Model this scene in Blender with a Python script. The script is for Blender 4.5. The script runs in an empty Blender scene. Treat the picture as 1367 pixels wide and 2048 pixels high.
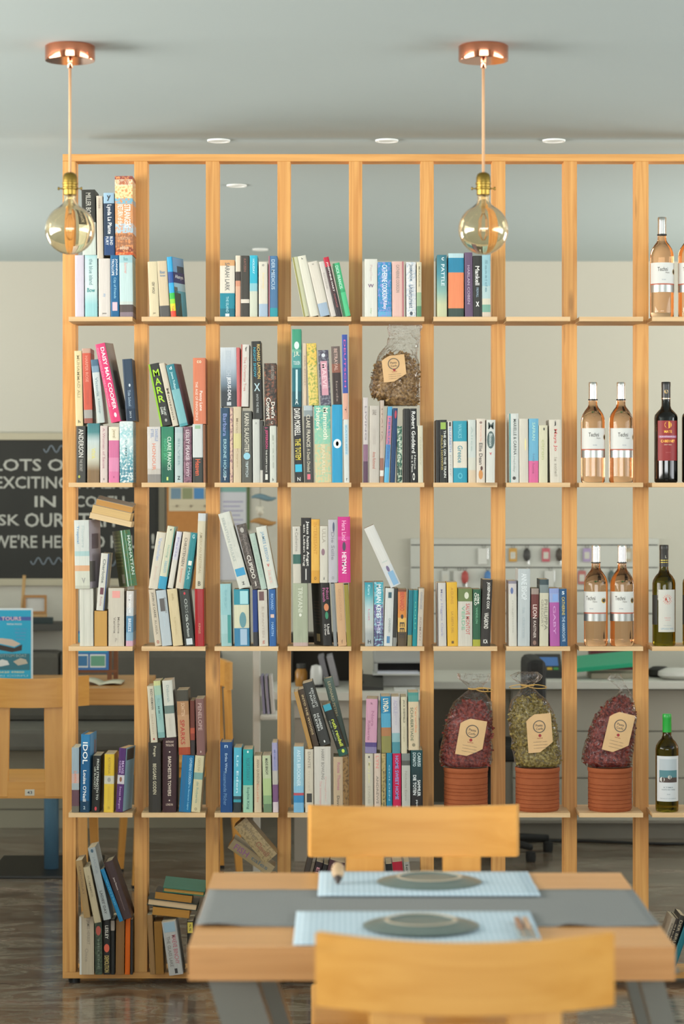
import bpy, bmesh, math, random
from mathutils import Vector, Matrix, noise as mnoise

SC = bpy.context.scene
COL = SC.collection
R = math.radians

# ------------------------------------------------------------------ camera, world, lights, exposure
F = 85 / 24 * 1367          # focal length in photo pixels
CX, CY = 683.5, 990.0       # principal column, horizon row of the photograph
ZC = 1.515                  # eye height
D = 7.5                     # distance of the lattice posts
cam = bpy.data.cameras.new('camera')
cam.sensor_fit = 'HORIZONTAL'; cam.sensor_width = 24.0; cam.lens = 85.0
cam.shift_y = -(1024 - CY) / 1367
cam.dof.use_dof = True; cam.dof.focus_distance = 7.4; cam.dof.aperture_fstop = 4.2
cam_o = bpy.data.objects.new('camera', cam); COL.objects.link(cam_o)
cam_o.location = (0, 0, ZC); cam_o.rotation_euler = (R(90), 0, 0)
SC.camera = cam_o

world = bpy.data.worlds.new('sky'); SC.world = world; world.use_nodes = True
bg = world.node_tree.nodes['Background']
bg.inputs[0].default_value = (0.78, 0.9, 1.0, 1); bg.inputs[1].default_value = 1.0

def area(name, loc, rot, sx, sy, power, col, spread=130):
    l = bpy.data.lights.new(name, 'AREA'); l.shape = 'RECTANGLE'; l.size = sx; l.size_y = sy
    l.energy = power; l.color = col; l.spread = R(spread)
    o = bpy.data.objects.new(name, l); COL.objects.link(o); o.location = loc; o.rotation_euler = rot
    return o
# daylight through the high window openings; tilted upwards so the upper tiers come out brighter
UP = R(90 + 26)
area('window_daylight_left', (-3.66, 4.4, 1.93), (UP, 0, R(-90)), 4.4, 1.1, 270, (1.0, 0.96, 0.90))
area('window_daylight_right', (4.06, 4.4, 1.93), (UP, 0, R(90)), 4.4, 1.1, 120, (0.96, 0.99, 1.0))  # unseen source, added to even out the light coming from the left
area('window_daylight_front', (0.2, -1.62, 1.93), (UP, 0, R(0)), 5.2, 1.1, 215, (0.95, 0.99, 1.0))
area('window_daylight_back_right', (4.06, 9.3, 1.5), (R(90 + 40), 0, R(90)), 2.4, 1.3, 135, (1.0, 0.97, 0.90))  # unseen source, added to brighten the back wall and rear ceiling
area('window_daylight_back_left', (-3.66, 9.3, 1.5), (R(90 + 40), 0, R(-90)), 2.4, 1.3, 105, (1.0, 0.97, 0.91))  # added opposite the back right one, lights the background from the side
SC.view_settings.view_transform = 'Standard'
SC.view_settings.look = 'None'
SC.view_settings.gamma = 1.0
SC.view_settings.exposure = -0.22
SC.view_settings.use_curve_mapping = False

# ------------------------------------------------------------------ helpers
def lin(h):
    h = h.lstrip('#')
    if len(h) == 3: h = ''.join(c * 2 for c in h)
    out = []
    for i in (0, 2, 4):
        c = int(h[i:i + 2], 16) / 255
        out.append(c / 12.92 if c <= 0.04045 else ((c + 0.055) / 1.055) ** 2.4)
    return (*out, 1.0)

def P(px, py, Y):
    return Vector(((px - CX) * Y / F, Y, ZC - (py - CY) * Y / F))

MATS = {}
def new_mat(name):
    m = bpy.data.materials.new(name); m.use_nodes = True
    nt = m.node_tree; b = nt.nodes['Principled BSDF']
    return m, nt, b

def plain(hexc, rough=0.5, metal=0.0, name=None, spec=None, noise=0.0, nscale=8.0):
    key = ('p', hexc, rough, metal, noise, nscale)
    if key in MATS: return MATS[key]
    m, nt, b = new_mat(name or 'mat_' + hexc.strip('#'))
    b.inputs['Base Color'].default_value = lin(hexc)
    b.inputs['Roughness'].default_value = rough; b.inputs['Metallic'].default_value = metal
    if noise:
        tc = nt.nodes.new('ShaderNodeTexCoord'); n = nt.nodes.new('ShaderNodeTexNoise')
        n.inputs['Scale'].default_value = nscale; n.inputs['Detail'].default_value = 5
        nt.links.new(tc.outputs['Object'], n.inputs['Vector'])
        mx = nt.nodes.new('ShaderNodeMix'); mx.data_type = 'RGBA'
        c = lin(hexc)
        mx.inputs[6].default_value = tuple(min(1, v * (1 - noise)) for v in c[:3]) + (1,)
        mx.inputs[7].default_value = tuple(min(1, v * (1 + noise)) for v in c[:3]) + (1,)
        nt.links.new(n.outputs['Fac'], mx.inputs[0]); nt.links.new(mx.outputs[2], b.inputs['Base Color'])
    MATS[key] = m
    return m

def wood(name, light, dark, axis='z', rough=0.5, scale=1.0, contrast=1.0):
    key = ('w', name)
    if key in MATS: return MATS[key]
    m, nt, b = new_mat(name)
    N = nt.nodes; L = nt.links
    tc = N.new('ShaderNodeTexCoord'); mp = N.new('ShaderNodeMapping')
    s = {'x': (0.9, 26, 26), 'y': (26, 0.9, 26), 'z': (26, 26, 0.9)}[axis]
    mp.inputs['Scale'].default_value = tuple(v * scale for v in s)
    gi = N.new('ShaderNodeObjectInfo'); ad = N.new('ShaderNodeVectorMath'); ad.operation = 'ADD'
    cb = N.new('ShaderNodeCombineXYZ'); mu = N.new('ShaderNodeMath'); mu.operation = 'MULTIPLY'; mu.inputs[1].default_value = 7.0
    L.new(gi.outputs['Random'], mu.inputs[0])
    for i in range(3): L.new(mu.outputs[0], cb.inputs[i])
    L.new(tc.outputs['Object'], ad.inputs[0]); L.new(cb.outputs[0], ad.inputs[1]); L.new(ad.outputs[0], mp.inputs['Vector'])
    n1 = N.new('ShaderNodeTexNoise'); n1.inputs['Scale'].default_value = 2.2; n1.inputs['Detail'].default_value = 6; n1.inputs['Distortion'].default_value = 1.2
    L.new(mp.outputs[0], n1.inputs['Vector'])
    rp = N.new('ShaderNodeValToRGB')
    rp.color_ramp.elements[0].position = 0.30; rp.color_ramp.elements[0].color = lin(dark)
    rp.color_ramp.elements[1].position = 0.62; rp.color_ramp.elements[1].color = lin(light)
    L.new(n1.outputs['Fac'], rp.inputs['Fac'])
    # knots
    vo = N.new('ShaderNodeTexVoronoi'); vo.inputs['Scale'].default_value = 1.0
    mp2 = N.new('ShaderNodeMapping'); s2 = {'x': (3.2, 14, 14), 'y': (14, 3.2, 14), 'z': (14, 14, 3.2)}[axis]
    mp2.inputs['Scale'].default_value = s2
    L.new(ad.outputs[0], mp2.inputs['Vector']); L.new(mp2.outputs[0], vo.inputs['Vector'])
    kr = N.new('ShaderNodeValToRGB'); kr.color_ramp.elements[0].position = 0.05; kr.color_ramp.elements[0].color = (0.34, 0.3, 0.26, 1)
    kr.color_ramp.elements[1].position = 0.16; kr.color_ramp.elements[1].color = (1, 1, 1, 1)
    L.new(vo.outputs['Distance'], kr.inputs['Fac'])
    mk = N.new('ShaderNodeMix'); mk.data_type = 'RGBA'; mk.blend_type = 'MULTIPLY'; mk.inputs[0].default_value = 0.6 * contrast
    L.new(rp.outputs['Color'], mk.inputs[6]); L.new(kr.outputs['Color'], mk.inputs[7])
    L.new(mk.outputs[2], b.inputs['Base Color'])
    b.inputs['Roughness'].default_value = rough
    bp = N.new('ShaderNodeBump'); bp.inputs['Strength'].default_value = 0.06; bp.inputs['Distance'].default_value = 0.002
    L.new(n1.outputs['Fac'], bp.inputs['Height']); L.new(bp.outputs['Normal'], b.inputs['Normal'])
    MATS[key] = m
    return m

def link(o, parent=None):
    COL.objects.link(o)
    if parent is not None: o.parent = parent
    return o

def mesh(name, verts, faces, mat, parent=None, smooth=False):
    me = bpy.data.meshes.new(name); me.from_pydata([tuple(v) for v in verts], [], faces); me.update()
    if mat: me.materials.append(mat)
    if smooth:
        me.polygons.foreach_set('use_smooth', [True] * len(me.polygons))
    return link(bpy.data.objects.new(name, me), parent)

def from_bm(name, bm, mat, parent=None, smooth=False):
    bmesh.ops.recalc_face_normals(bm, faces=bm.faces)
    me = bpy.data.meshes.new(name); bm.to_mesh(me); bm.free()
    if mat: me.materials.append(mat)
    if smooth: me.polygons.foreach_set('use_smooth', [True] * len(me.polygons))
    return link(bpy.data.objects.new(name, me), parent)

def add_box(bm, a, b, bevel=0.0, M=None, segs=2):
    g = bmesh.ops.create_cube(bm, size=1.0)
    c = [(a[i] + b[i]) / 2 for i in range(3)]; s = [abs(b[i] - a[i]) for i in range(3)]
    for v in g['verts']:
        v.co = Vector((v.co.x * s[0] + c[0], v.co.y * s[1] + c[1], v.co.z * s[2] + c[2]))
    if bevel:
        es = list({e for v in g['verts'] for e in v.link_edges})
        r = bmesh.ops.bevel(bm, geom=es, offset=bevel, segments=segs, profile=0.6, affect='EDGES')
        vs = {v for f in r['faces'] for v in f.verts} | {v for v in g['verts'] if v.is_valid}
    else:
        vs = set(g['verts'])
    if M is not None:
        for v in vs: v.co = M @ v.co

def box(name, a, b, mat, parent=None, bevel=0.0, M=None, off=None):
    bm = bmesh.new(); add_box(bm, a, b, bevel, M)
    if off is not None:
        for v in bm.verts: v.co -= Vector(off)
    return from_bm(name, bm, mat, parent)

def lathe(name, prof, mat, parent=None, seg=32, smooth=True, c=(0, 0, 0), closed=False):
    vs, fs = [], []
    n = len(prof)
    for r, z in prof:
        for k in range(seg):
            t = 2 * math.pi * k / seg
            vs.append((c[0] + r * math.cos(t), c[1] + r * math.sin(t), c[2] + z))
    for i in range(n - 1 if not closed else n):
        j = (i + 1) % n
        for k in range(seg):
            k2 = (k + 1) % seg
            fs.append((i * seg + k, i * seg + k2, j * seg + k2, j * seg + k))
    if not closed:
        if prof[0][0] > 1e-6: fs.append(tuple(range(seg - 1, -1, -1)))
        if prof[-1][0] > 1e-6: fs.append(tuple((n - 1) * seg + k for k in range(seg)))
    o = mesh(name, vs, fs, mat, parent, False)
    bm = bmesh.new(); bm.from_mesh(o.data)
    bmesh.ops.remove_doubles(bm, verts=bm.verts, dist=1e-6)
    bmesh.ops.recalc_face_normals(bm, faces=bm.faces); bm.to_mesh(o.data); bm.free()
    if smooth:
        o.data.polygons.foreach_set('use_smooth', [True] * len(o.data.polygons))
        try: o.data.set_sharp_from_angle(angle=R(40))
        except Exception: pass
    return o

def tube(name, pts, rad, mat, parent=None, seg=8, closed=False):
    pts = [Vector(p) for p in pts]; n = len(pts); vs, fs = [], []
    rr = rad if isinstance(rad, (list, tuple)) else [rad] * n
    for i, p in enumerate(pts):
        if closed: t = pts[(i + 1) % n] - pts[i - 1]
        else: t = pts[min(n - 1, i + 1)] - pts[max(0, i - 1)]
        t.normalize()
        up = Vector((0, 0, 1)) if abs(t.z) < 0.9 else Vector((0, 1, 0))
        a = t.cross(up).normalized(); b = t.cross(a).normalized()
        for k in range(seg):
            th = 2 * math.pi * k / seg
            vs.append(p + (a * math.cos(th) + b * math.sin(th)) * rr[i])
    for i in range(n if closed else n - 1):
        j = (i + 1) % n
        for k in range(seg):
            k2 = (k + 1) % seg
            fs.append((i * seg + k, i * seg + k2, j * seg + k2, j * seg + k))
    if not closed:
        fs.append(tuple(range(seg - 1, -1, -1))); fs.append(tuple((n - 1) * seg + k for k in range(seg)))
    return mesh(name, vs, fs, mat, parent, True)

def thing(name, label, cat, loc=(0, 0, 0), group=None, rotz=0.0):
    o = bpy.data.objects.new(name, None); COL.objects.link(o)
    o.empty_display_size = 0.05
    o.location = loc; o.rotation_euler = (0, 0, rotz)
    return tag(o, label, cat, group)

def tag(o, label, cat, group=None):
    o['label'] = label; o['category'] = cat
    if group: o['group'] = group
    return o

def struct(o, label=None):
    o['kind'] = 'structure'
    if label: o['label'] = label
    return o

def copy_tree(o, parent=None):
    c = o.copy(); COL.objects.link(c); c.parent = parent
    for ch in list(o.children): copy_tree(ch, c)
    return c

# lettering ----------------------------------------------------------
_tc = {}
def text_geo(s):
    """verts (x,y) centred and faces of a string in the built-in font, with its size"""
    if s in _tc: return _tc[s]
    cu = bpy.data.curves.new('t', 'FONT'); cu.body = s; cu.size = 1.0; cu.resolution_u = 2
    cu.fill_mode = 'FRONT'; cu.offset = 0.012
    o = bpy.data.objects.new('t', cu)
    me = bpy.data.meshes.new_from_object(o)
    vs = [(v.co.x, v.co.y) for v in me.vertices]; fs = [tuple(p.vertices) for p in me.polygons]
    bpy.data.objects.remove(o); bpy.data.curves.remove(cu); bpy.data.meshes.remove(me)
    if not vs: vs = [(0, 0), (1, 0), (1, 1), (0, 1)]; fs = [(0, 1, 2, 3)]
    x0 = min(v[0] for v in vs); x1 = max(v[0] for v in vs); y0 = min(v[1] for v in vs); y1 = max(v[1] for v in vs)
    vs = [(v[0] - (x0 + x1) / 2, v[1] - (y0 + y1) / 2) for v in vs]
    # make all faces point to +z
    ff = []
    for f in fs:
        a, b_, c_ = vs[f[0]], vs[f[1]], vs[f[2]]
        s2 = sum(vs[f[i]][0] * vs[f[(i + 1) % len(f)]][1] - vs[f[(i + 1) % len(f)]][0] * vs[f[i]][1] for i in range(len(f)))
        ff.append(f if s2 > 0 else tuple(reversed(f)))
    _tc[s] = (vs, ff, max(1e-4, x1 - x0), max(1e-4, y1 - y0))
    return _tc[s]

def lettering(name, s, fn, wid, hei, mat, parent=None):
    """text stretched to wid x hei; fn maps (a,b) -> local point"""
    vs, fs, w, h = text_geo(s)
    return mesh(name, [fn(v[0] / w * wid, v[1] / h * hei) for v in vs], fs, mat, parent)

# ------------------------------------------------------------------ materials of the place
PINE_V = wood('pine_upright', '#dca35a', '#c4853f', 'z', 0.5)
PINE_H = wood('pine_rail', '#dca35a', '#c68a44', 'x', 0.5)
PLY = wood('pine_shelf_board', '#dcb98a', '#cda877', 'x', 0.55)
BEECH = wood('beech', '#dba04f', '#d19443', 'x', 0.38, 0.5, 0.15)
BEECH_V = wood('beech_upright', '#dba04f', '#d19443', 'z', 0.38, 0.5, 0.15)
TABLEW = wood('table_oak', '#cf9a63', '#bd8750', 'x', 0.35, 0.6, 0.3)
WHITE = plain('#d8d5cc', 0.6)
BLACK = plain('#141412', 0.5)
DGREY = plain('#3a3935', 0.6)

# ------------------------------------------------------------------ the room
ZCEIL = 2.62; YB = 11.45; XL = -3.6; XR = 4.0; YF = -1.6
def marble():
    m, nt, b = new_mat('brown_marble_floor'); N = nt.nodes; L = nt.links
    tc = N.new('ShaderNodeTexCoord')
    mp = N.new('ShaderNodeMapping'); mp.inputs['Scale'].default_value = (0.8, 1.6, 1); mp.inputs['Rotation'].default_value = (0, 0, 0.12)
    L.new(tc.outputs['Object'], mp.inputs['Vector'])
    n = N.new('ShaderNodeTexNoise'); n.inputs['Scale'].default_value = 5.0; n.inputs['Detail'].default_value = 9; n.inputs['Roughness'].default_value = 0.68; n.inputs['Distortion'].default_value = 1.6
    L.new(mp.outputs[0], n.inputs['Vector'])
    r = N.new('ShaderNodeValToRGB'); e = r.color_ramp.elements
    e[0].position = 0.32; e[0].color = lin('#40342a'); e[1].position = 0.7; e[1].color = lin('#a3937e')
    for p, c in ((0.43, '#6f5139'), (0.5, '#7a6b55'), (0.57, '#8b7d68'), (0.62, '#76503a')):
        x = e.new(p); x.color = lin(c)
    L.new(n.outputs['Fac'], r.inputs['Fac'])
    v = N.new('ShaderNodeTexVoronoi'); v.inputs['Scale'].default_value = 3.0; L.new(mp.outputs[0], v.inputs['Vector'])
    mx = N.new('ShaderNodeMix'); mx.data_type = 'RGBA'; mx.blend_type = 'SOFT_LIGHT'; mx.inputs[0].default_value = 0.35
    L.new(r.outputs['Color'], mx.inputs[6]); L.new(v.outputs['Distance'], mx.inputs[7])
    hs = N.new('ShaderNodeHueSaturation'); hs.inputs['Saturation'].default_value = 0.8; L.new(mx.outputs[2], hs.inputs['Color'])
    L.new(hs.outputs['Color'], b.inputs['Base Color']); b.inputs['Roughness'].default_value = 0.16
    return m
FLOORM = marble()
WALLM = plain('#c2beb0', 0.9, noise=0.015, nscale=2)
CEILM = plain('#adbab9', 0.95, noise=0.015, nscale=1.5)
struct(box('floor', (XL - .2, YF - .2, -0.1), (XR + .2, YB + .2, 0), FLOORM), 'dark brown marbled polished stone floor')
struct(box('ceiling', (XL - .2, YF - .2, ZCEIL), (XR + .2, YB + .2, ZCEIL + .12), CEILM), 'smooth pale grey painted ceiling')
struct(box('wall_back', (XL, YB, 0), (XR, YB + .15, ZCEIL), WALLM), 'plain pale warm grey back wall')
def wall_with_opening(name, axis, pos, lo, hi, o0, o1, z0, z1, th, more=None):
    bm = bmesh.new()
    def bx(a0, a1, za, zb):
        if a1 - a0 < 1e-3 or zb - za < 1e-3: return
        if axis == 'x': add_box(bm, (pos, a0, za), (pos + th, a1, zb))
        else: add_box(bm, (a0, pos, za), (a1, pos + th, zb))
    bx(lo, o0, 0, ZCEIL); bx(o0, o1, 0, z0); bx(o0, o1, z1, ZCEIL)
    if more:
        bx(o1, more[0], 0, ZCEIL); bx(more[0], more[1], 0, .8); bx(more[0], more[1], 2.2, ZCEIL); o1 = more[1]
    bx(o1, hi, 0, ZCEIL)
    return struct(from_bm(name, bm, WALLM))
wall_with_opening('wall_left', 'x', XL - .12, YF, YB, 2.1, 6.7, 1.35, 2.5, .12, (8.0, 10.6))
wall_with_opening('wall_right', 'x', XR, YF, YB, 2.1, 6.7, 1.35, 2.5, .12, (8.0, 10.6))
wall_with_opening('wall_front', 'y', YF - .12, XL, XR, -2.5, 2.9, 1.35, 2.5, .12)
def window(n, axis, pos, o0, o1, z0, z1, k):
    t = thing('window_%d' % n, 'white framed window ' + ('in the left wall before the lattice', 'in the front wall behind the viewer', 'in the right wall beyond the lattice', 'in the left wall beyond the lattice', 'in the right wall before the lattice')[n - 1], 'window'); del t['category']; t['kind'] = 'structure'
    w = .05
    def bx(a0, a1, za, zb, nm='frame_bar'):
        if axis == 'x': box(nm, (pos, a0, za), (pos + .05, a1, zb), WHITE, t)
        else: box(nm, (a0, pos, za), (a1, pos + .05, zb), WHITE, t)
    bx(o0, o1, z0, z0 + w); bx(o0, o1, z1 - w, z1)
    for i in range(k + 1):
        a = o0 + (o1 - o0 - w) * i / k
        bx(a, a + w, z0 + w, z1 - w)
window(1, 'x', XL - .05, 2.1, 6.7, 1.35, 2.5, 3)
window(4, 'x', XL - .05, 8.0, 10.6, .8, 2.2, 2)  # unseen window, added for the back left fill light
window(2, 'y', YF - .05, -2.5, 2.9, 1.35, 2.5, 4)
window(3, 'x', XR + .0, 8.0, 10.6, .8, 2.2, 2)  # unseen window, added for the back right fill light
window(5, 'x', XR + .0, 2.1, 6.7, 1.35, 2.5, 3)  # unseen window, added to mirror the left one
struct(box('baseboard_back', (XL, YB - .015, 0), (XR, YB, .08), plain('#b9b4a8', 0.7)), 'low grey baseboard along the back wall')

# recessed downlights in the ceiling
LENS = plain('#e6ece8', 0.35)
for px, py, lab in ((437, 280, 'round recessed ceiling downlight above the left part of the lattice'),
                    (773, 280, 'round recessed ceiling downlight above the middle of the lattice'),
                    (1107, 280, 'round recessed ceiling downlight right of the second pendant lamp'),
                    (473, 370, 'recessed downlight seen through the third top opening, nearer one'),
                    (520, 498, 'farthest recessed downlight, low in the third top opening')):
    Y = (ZCEIL - ZC) * F / (CY - py)
    p = P(px, py, Y)
    t = thing('recessed_downlight', lab, 'ceiling light', (p.x, p.y, ZCEIL), 'recessed ceiling downlights')
    lathe('trim_ring', [(.027, 0), (.036, 0), (.036, -.004), (.034, -.006), (.028, -.004)], plain('#e9ebe6', .4), t, 28, closed=True)
    lathe('lens', [(.0001, -.003), (.028, -.003), (.028, -.0005), (.0001, -.0005)], LENS, t, 24)

# ------------------------------------------------------------------ the lattice shelf
K = D / F
PW = 26.5 * K               # post width
def post_x(i): return (138.3 + 143.1 * i - CX) * K
NP = 11
PD = 0.07
YS = 7.36                   # shelf front edge
TIER = [633.5, 965.3, 1293.0, 1626.0]
ZT = [ZC - (y - CY) * YS / F for y in TIER]
TH = 0.0135
ztop = P(0, 308, D).z; zrail = P(0, 322.5, D).z
zb0 = P(0, 1957, D).z; zb1 = P(0, 1944.5, D).z
ZT5 = zb1
unit = thing('lattice_bookshelf', 'tall open pine lattice room divider with narrow shelves full of books', 'bookshelf', (0, D, 0))
for i in range(NP):
    x = post_x(i)
    box('post', (x - PW / 2, D, zb1), (x + PW / 2, D + PD, zrail), PINE_V, unit, 0.0015, off=(0, D, 0))
xa = post_x(0) - PW / 2; xb = post_x(NP - 1) + PW / 2
box('top_rail', (xa, D, zrail), (xb, D + PD, ztop), PINE_H, unit, 0.0015, off=(0, D, 0))
box('base_board', (xa, D, zb0), (xb, D + 0.14, zb1), PINE_H, unit, 0.0015, off=(0, D, 0))
for ti in range(4):
    for c in range(NP - 1):
        xc = (post_x(c) + post_x(c + 1)) / 2
        wf = 127.5 * YS / F / 2; wb = (143.1 * K - PW) / 2 - .0005
        z1 = ZT[ti]; z0 = z1 - TH
        pl = [(-wf, YS), (wf, YS), (wf, D - .001), (wb, D - .001), (wb, D + .06), (-wb, D + .06), (-wb, D - .001), (-wf, D - .001)]
        vs = [(xc + x, y - D, z0) for x, y in pl] + [(xc + x, y - D, z1) for x, y in pl]
        n = len(pl)
        fs = [tuple(range(n - 1, -1, -1)), tuple(range(n, 2 * n))] + [(i, (i + 1) % n, n + (i + 1) % n, n + i) for i in range(n)]
        mesh('shelf', vs, fs, PLY, unit)
for i in (0, 3, 6, 9):
    cxx = post_x(i) + .012
    lathe('caster', [(.0001, 0), (.018, 0), (.018, zb0 - .004), (.010, zb0), (.0001, zb0)], BLACK, unit, 16, c=(cxx, .035, 0))

# ------------------------------------------------------------------ books
def cover_mat(stops, grad, art, rough):
    key = ('c', stops, grad, art, rough)
    if key in MATS: return MATS[key]
    m, nt, b = new_mat('book_cover'); N = nt.nodes; L = nt.links
    tk = stops.split(); cols = tk[0::2]; pos = [float(v) for v in tk[1::2]]
    b.inputs['Roughness'].default_value = rough; b.inputs['Specular IOR Level'].default_value = 0.3
    tc = N.new('ShaderNodeTexCoord')
    if len(cols) > 1:
        sp = N.new('ShaderNodeSeparateXYZ'); L.new(tc.outputs['Generated'], sp.inputs[0])
        sb = N.new('ShaderNodeMath'); sb.operation = 'SUBTRACT'; sb.inputs[0].default_value = 1.0; L.new(sp.outputs[2], sb.inputs[1])
        r = N.new('ShaderNodeValToRGB'); r.color_ramp.interpolation = 'LINEAR' if grad else 'CONSTANT'
        el = r.color_ramp.elements
        while len(el) > 1: el.remove(el[-1])
        el[0].position = 0; el[0].color = lin(cols[0])
        for p, c in zip(pos, cols[1:]):
            e = el.new(p); e.color = lin(c)
        L.new(sb.outputs[0], r.inputs['Fac']); src = r.outputs['Color']
    else:
        rg = N.new('ShaderNodeRGB'); rg.outputs[0].default_value = lin(cols[0]); src = rg.outputs[0]
    nz = N.new('ShaderNodeTexNoise'); L.new(tc.outputs['Object'], nz.inputs['Vector'])
    if art:
        nz.inputs['Scale'].default_value = 130; nz.inputs['Detail'].default_value = 3
        for k, ac in enumerate(art.split()):
            rr = N.new('ShaderNodeValToRGB'); rr.color_ramp.elements[0].position = .47; rr.color_ramp.elements[1].position = .62
            if k:
                n2 = N.new('ShaderNodeTexNoise'); n2.inputs['Scale'].default_value = 60 + 30 * k; n2.inputs['Detail'].default_value = 3
                ofs = N.new('ShaderNodeVectorMath'); ofs.operation = 'ADD'; ofs.inputs[1].default_value = (k * 3.1, 0, k)
                L.new(tc.outputs['Object'], ofs.inputs[0]); L.new(ofs.outputs[0], n2.inputs['Vector']); L.new(n2.outputs['Fac'], rr.inputs['Fac'])
            else: L.new(nz.outputs['Fac'], rr.inputs['Fac'])
            mx = N.new('ShaderNodeMix'); mx.data_type = 'RGBA'; L.new(rr.outputs['Color'], mx.inputs[0])
            L.new(src, mx.inputs[6]); mx.inputs[7].default_value = lin(ac); src = mx.outputs[2]
    else:
        nz.inputs['Scale'].default_value = 40; nz.inputs['Detail'].default_value = 4
        mx = N.new('ShaderNodeMix'); mx.data_type = 'RGBA'; mx.blend_type = 'MULTIPLY'; mx.inputs[0].default_value = 0.42
        mpz = N.new('ShaderNodeMapping'); mpz.inputs['Scale'].default_value = (9.0, 2.0, .35); L.new(tc.outputs['Object'], mpz.inputs['Vector']); L.new(mpz.outputs[0], nz.inputs['Vector'])
        L.new(src, mx.inputs[6]); L.new(nz.outputs['Fac'], mx.inputs[7])
        hs = N.new('ShaderNodeMix'); hs.data_type = 'RGBA'; hs.inputs[0].default_value = 0.6
        L.new(src, hs.inputs[6]); L.new(mx.outputs[2], hs.inputs[7]); src = hs.outputs[2]
    L.new(src, b.inputs['Base Color'])
    MATS[key] = m
    return m

def pages_mat(hexc):
    key = ('pg', hexc)
    if key in MATS: return MATS[key]
    m, nt, b = new_mat('paper_pages'); N = nt.nodes; L = nt.links
    tc = N.new('ShaderNodeTexCoord'); mp = N.new('ShaderNodeMapping'); mp.inputs['Scale'].default_value = (900, 6, 6)
    L.new(tc.outputs['Object'], mp.inputs['Vector'])
    n = N.new('ShaderNodeTexNoise'); n.inputs['Scale'].default_value = 1.0; L.new(mp.outputs[0], n.inputs['Vector'])
    mx = N.new('ShaderNodeMix'); mx.data_type = 'RGBA'; c = lin(hexc)
    mx.inputs[6].default_value = tuple(v * .72 for v in c[:3]) + (1,); mx.inputs[7].default_value = tuple(min(1, v * 1.15) for v in c[:3]) + (1,)
    L.new(n.outputs['Fac'], mx.inputs[0]); L.new(mx.outputs[2], b.inputs['Base Color']); b.inputs['Roughness'].default_value = .9
    MATS[key] = m
    return m

ORD = ['first', 'second', 'third', 'fourth', 'fifth', 'sixth', 'seventh', 'eighth', 'ninth', 'tenth']
COLN = ['leftmost', 'second', 'third', 'fourth', 'fifth', 'sixth', 'seventh', 'eighth', 'ninth']
TIERN = ['top', 'second', 'third', 'fourth', 'bottom']
BOOKS = []
_o = dict(ox=0, oy=0, s=1, tier=0, col=0, row=0)
def blk(ox, oy, s): _o.update(ox=ox, oy=oy, s=s)
def cell(tier, col, row=0): _o.update(tier=tier, col=col, row=row)
def b(xb, yb, xt, yt, w, desc, stops, texts=(), g=0, art='', yaw=0.0, d=0.118, dy=0.0, fore=0, hard=0, pages='#d8c8a8', pitch=0.0, rough=.42, place=None):
    s = _o['s']; ox = _o['ox']; oy = _o['oy']
    Y = (YS + 0.012 if _o['tier'] < 4 else 7.462) + dy
    p0 = P(ox + xb / s, oy + yb / s, Y); p1 = P(ox + xt / s, oy + yt / s, Y)
    v = Vector((p1.x - p0.x, p1.z - p0.z)); h = v.length
    BOOKS.append(dict(x=p0.x, z=p0.z, th=math.atan2(v.x, v.y), h=h, w=w / s * Y / F, Y=Y, desc=desc, stops=stops, texts=texts, g=g, art=art,
                      yaw=R(yaw), d=d, fore=fore, hard=hard, pages=pages, pitch=R(pitch), rough=rough, place=place,
                      tier=_o['tier'], col=_o['col'], row=_o['row']))

def T(s, c='#ffffff', t0=.1, t1=.9, size=.55, xo=0.0, mode='d'): return (s, c, t0, t1, size, xo, mode)

Z = 1367 / 300
# ---- top tier
blk(120, 300, Z); cell(0, 0, 0)
b(137, 1518, 135, 955, 82, 'pale lilac paperback', '#d8d0dc')
b(228, 1518, 225, 955, 112, 'pale aqua paperback with turquoise butterfly', '#a9d5d6 .08 #c7e2e0 .55 #d5e6e2 .8 #9fd2d4', [T('the blue island', '#6f8f92', .06, .48, .34), T('Bow', '#1f8a8a', .53, .6, .7, 0, 'h')], g=1)
b(352, 1518, 350, 985, 105, 'plain cream white paperback', '#ddd5cc', [T('sky', '#8fa8c4', .6, .66, .3), T('penn', '#6b6259', .93, .96, .4, 0, 'h')])
b(462, 1518, 458, 955, 76, 'deep blue paperback with pink square', '#1f6694', [T('JOANNA', '#e8eef2', .06, .33, .32, .22), T('TROLLOPE', '#e8eef2', .06, .33, .32, -.2), T('City of Friends', '#8fc4de', .36, .7, .4), T('x', '#e3b9c4', .76, .9, .65, 0, 'r')])
b(545, 1518, 538, 955, 118, 'pale turquoise paperback with dark haired figure', '#a8ced2 .12 #c5dcda .75 #c9d3cd .8 #5b4f4c .92 #8a7a82', [T('Rosa', '#6fa6ac', .03, .09, .35, 0, 'h'), T('Summer', '#e0a8a0', .12, .3, .25)], g=0)
cell(0, 0, 1)
b(205, 948, 195, 352, 122, 'black and pale mint hardback behind bulb', '#37362f .5 #d3dbd0', [T('MILLER BOOK', '#b9b6aa', .05, .46, .42)], hard=1)
b(338, 975, 330, 405, 56, 'slim beige paperback', '#d6c8b4', [T('notes', '#a2907c', .04, .2, .4)])
b(402, 946, 395, 378, 96, 'navy thriller with big white author lettering', '#9fc0d6 .165 #2a3b50 .7 #2b4a78', [T('Lynda La Plante', '#f2f2f0', .19, .66, .55), T('BLIND', '#e3e7ea', .7, .84, .3, .2), T('FURY', '#e3e7ea', .7, .84, .3, -.2), T('y', '#20262c', .04, .13, .4, 0, 'h')])
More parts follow.
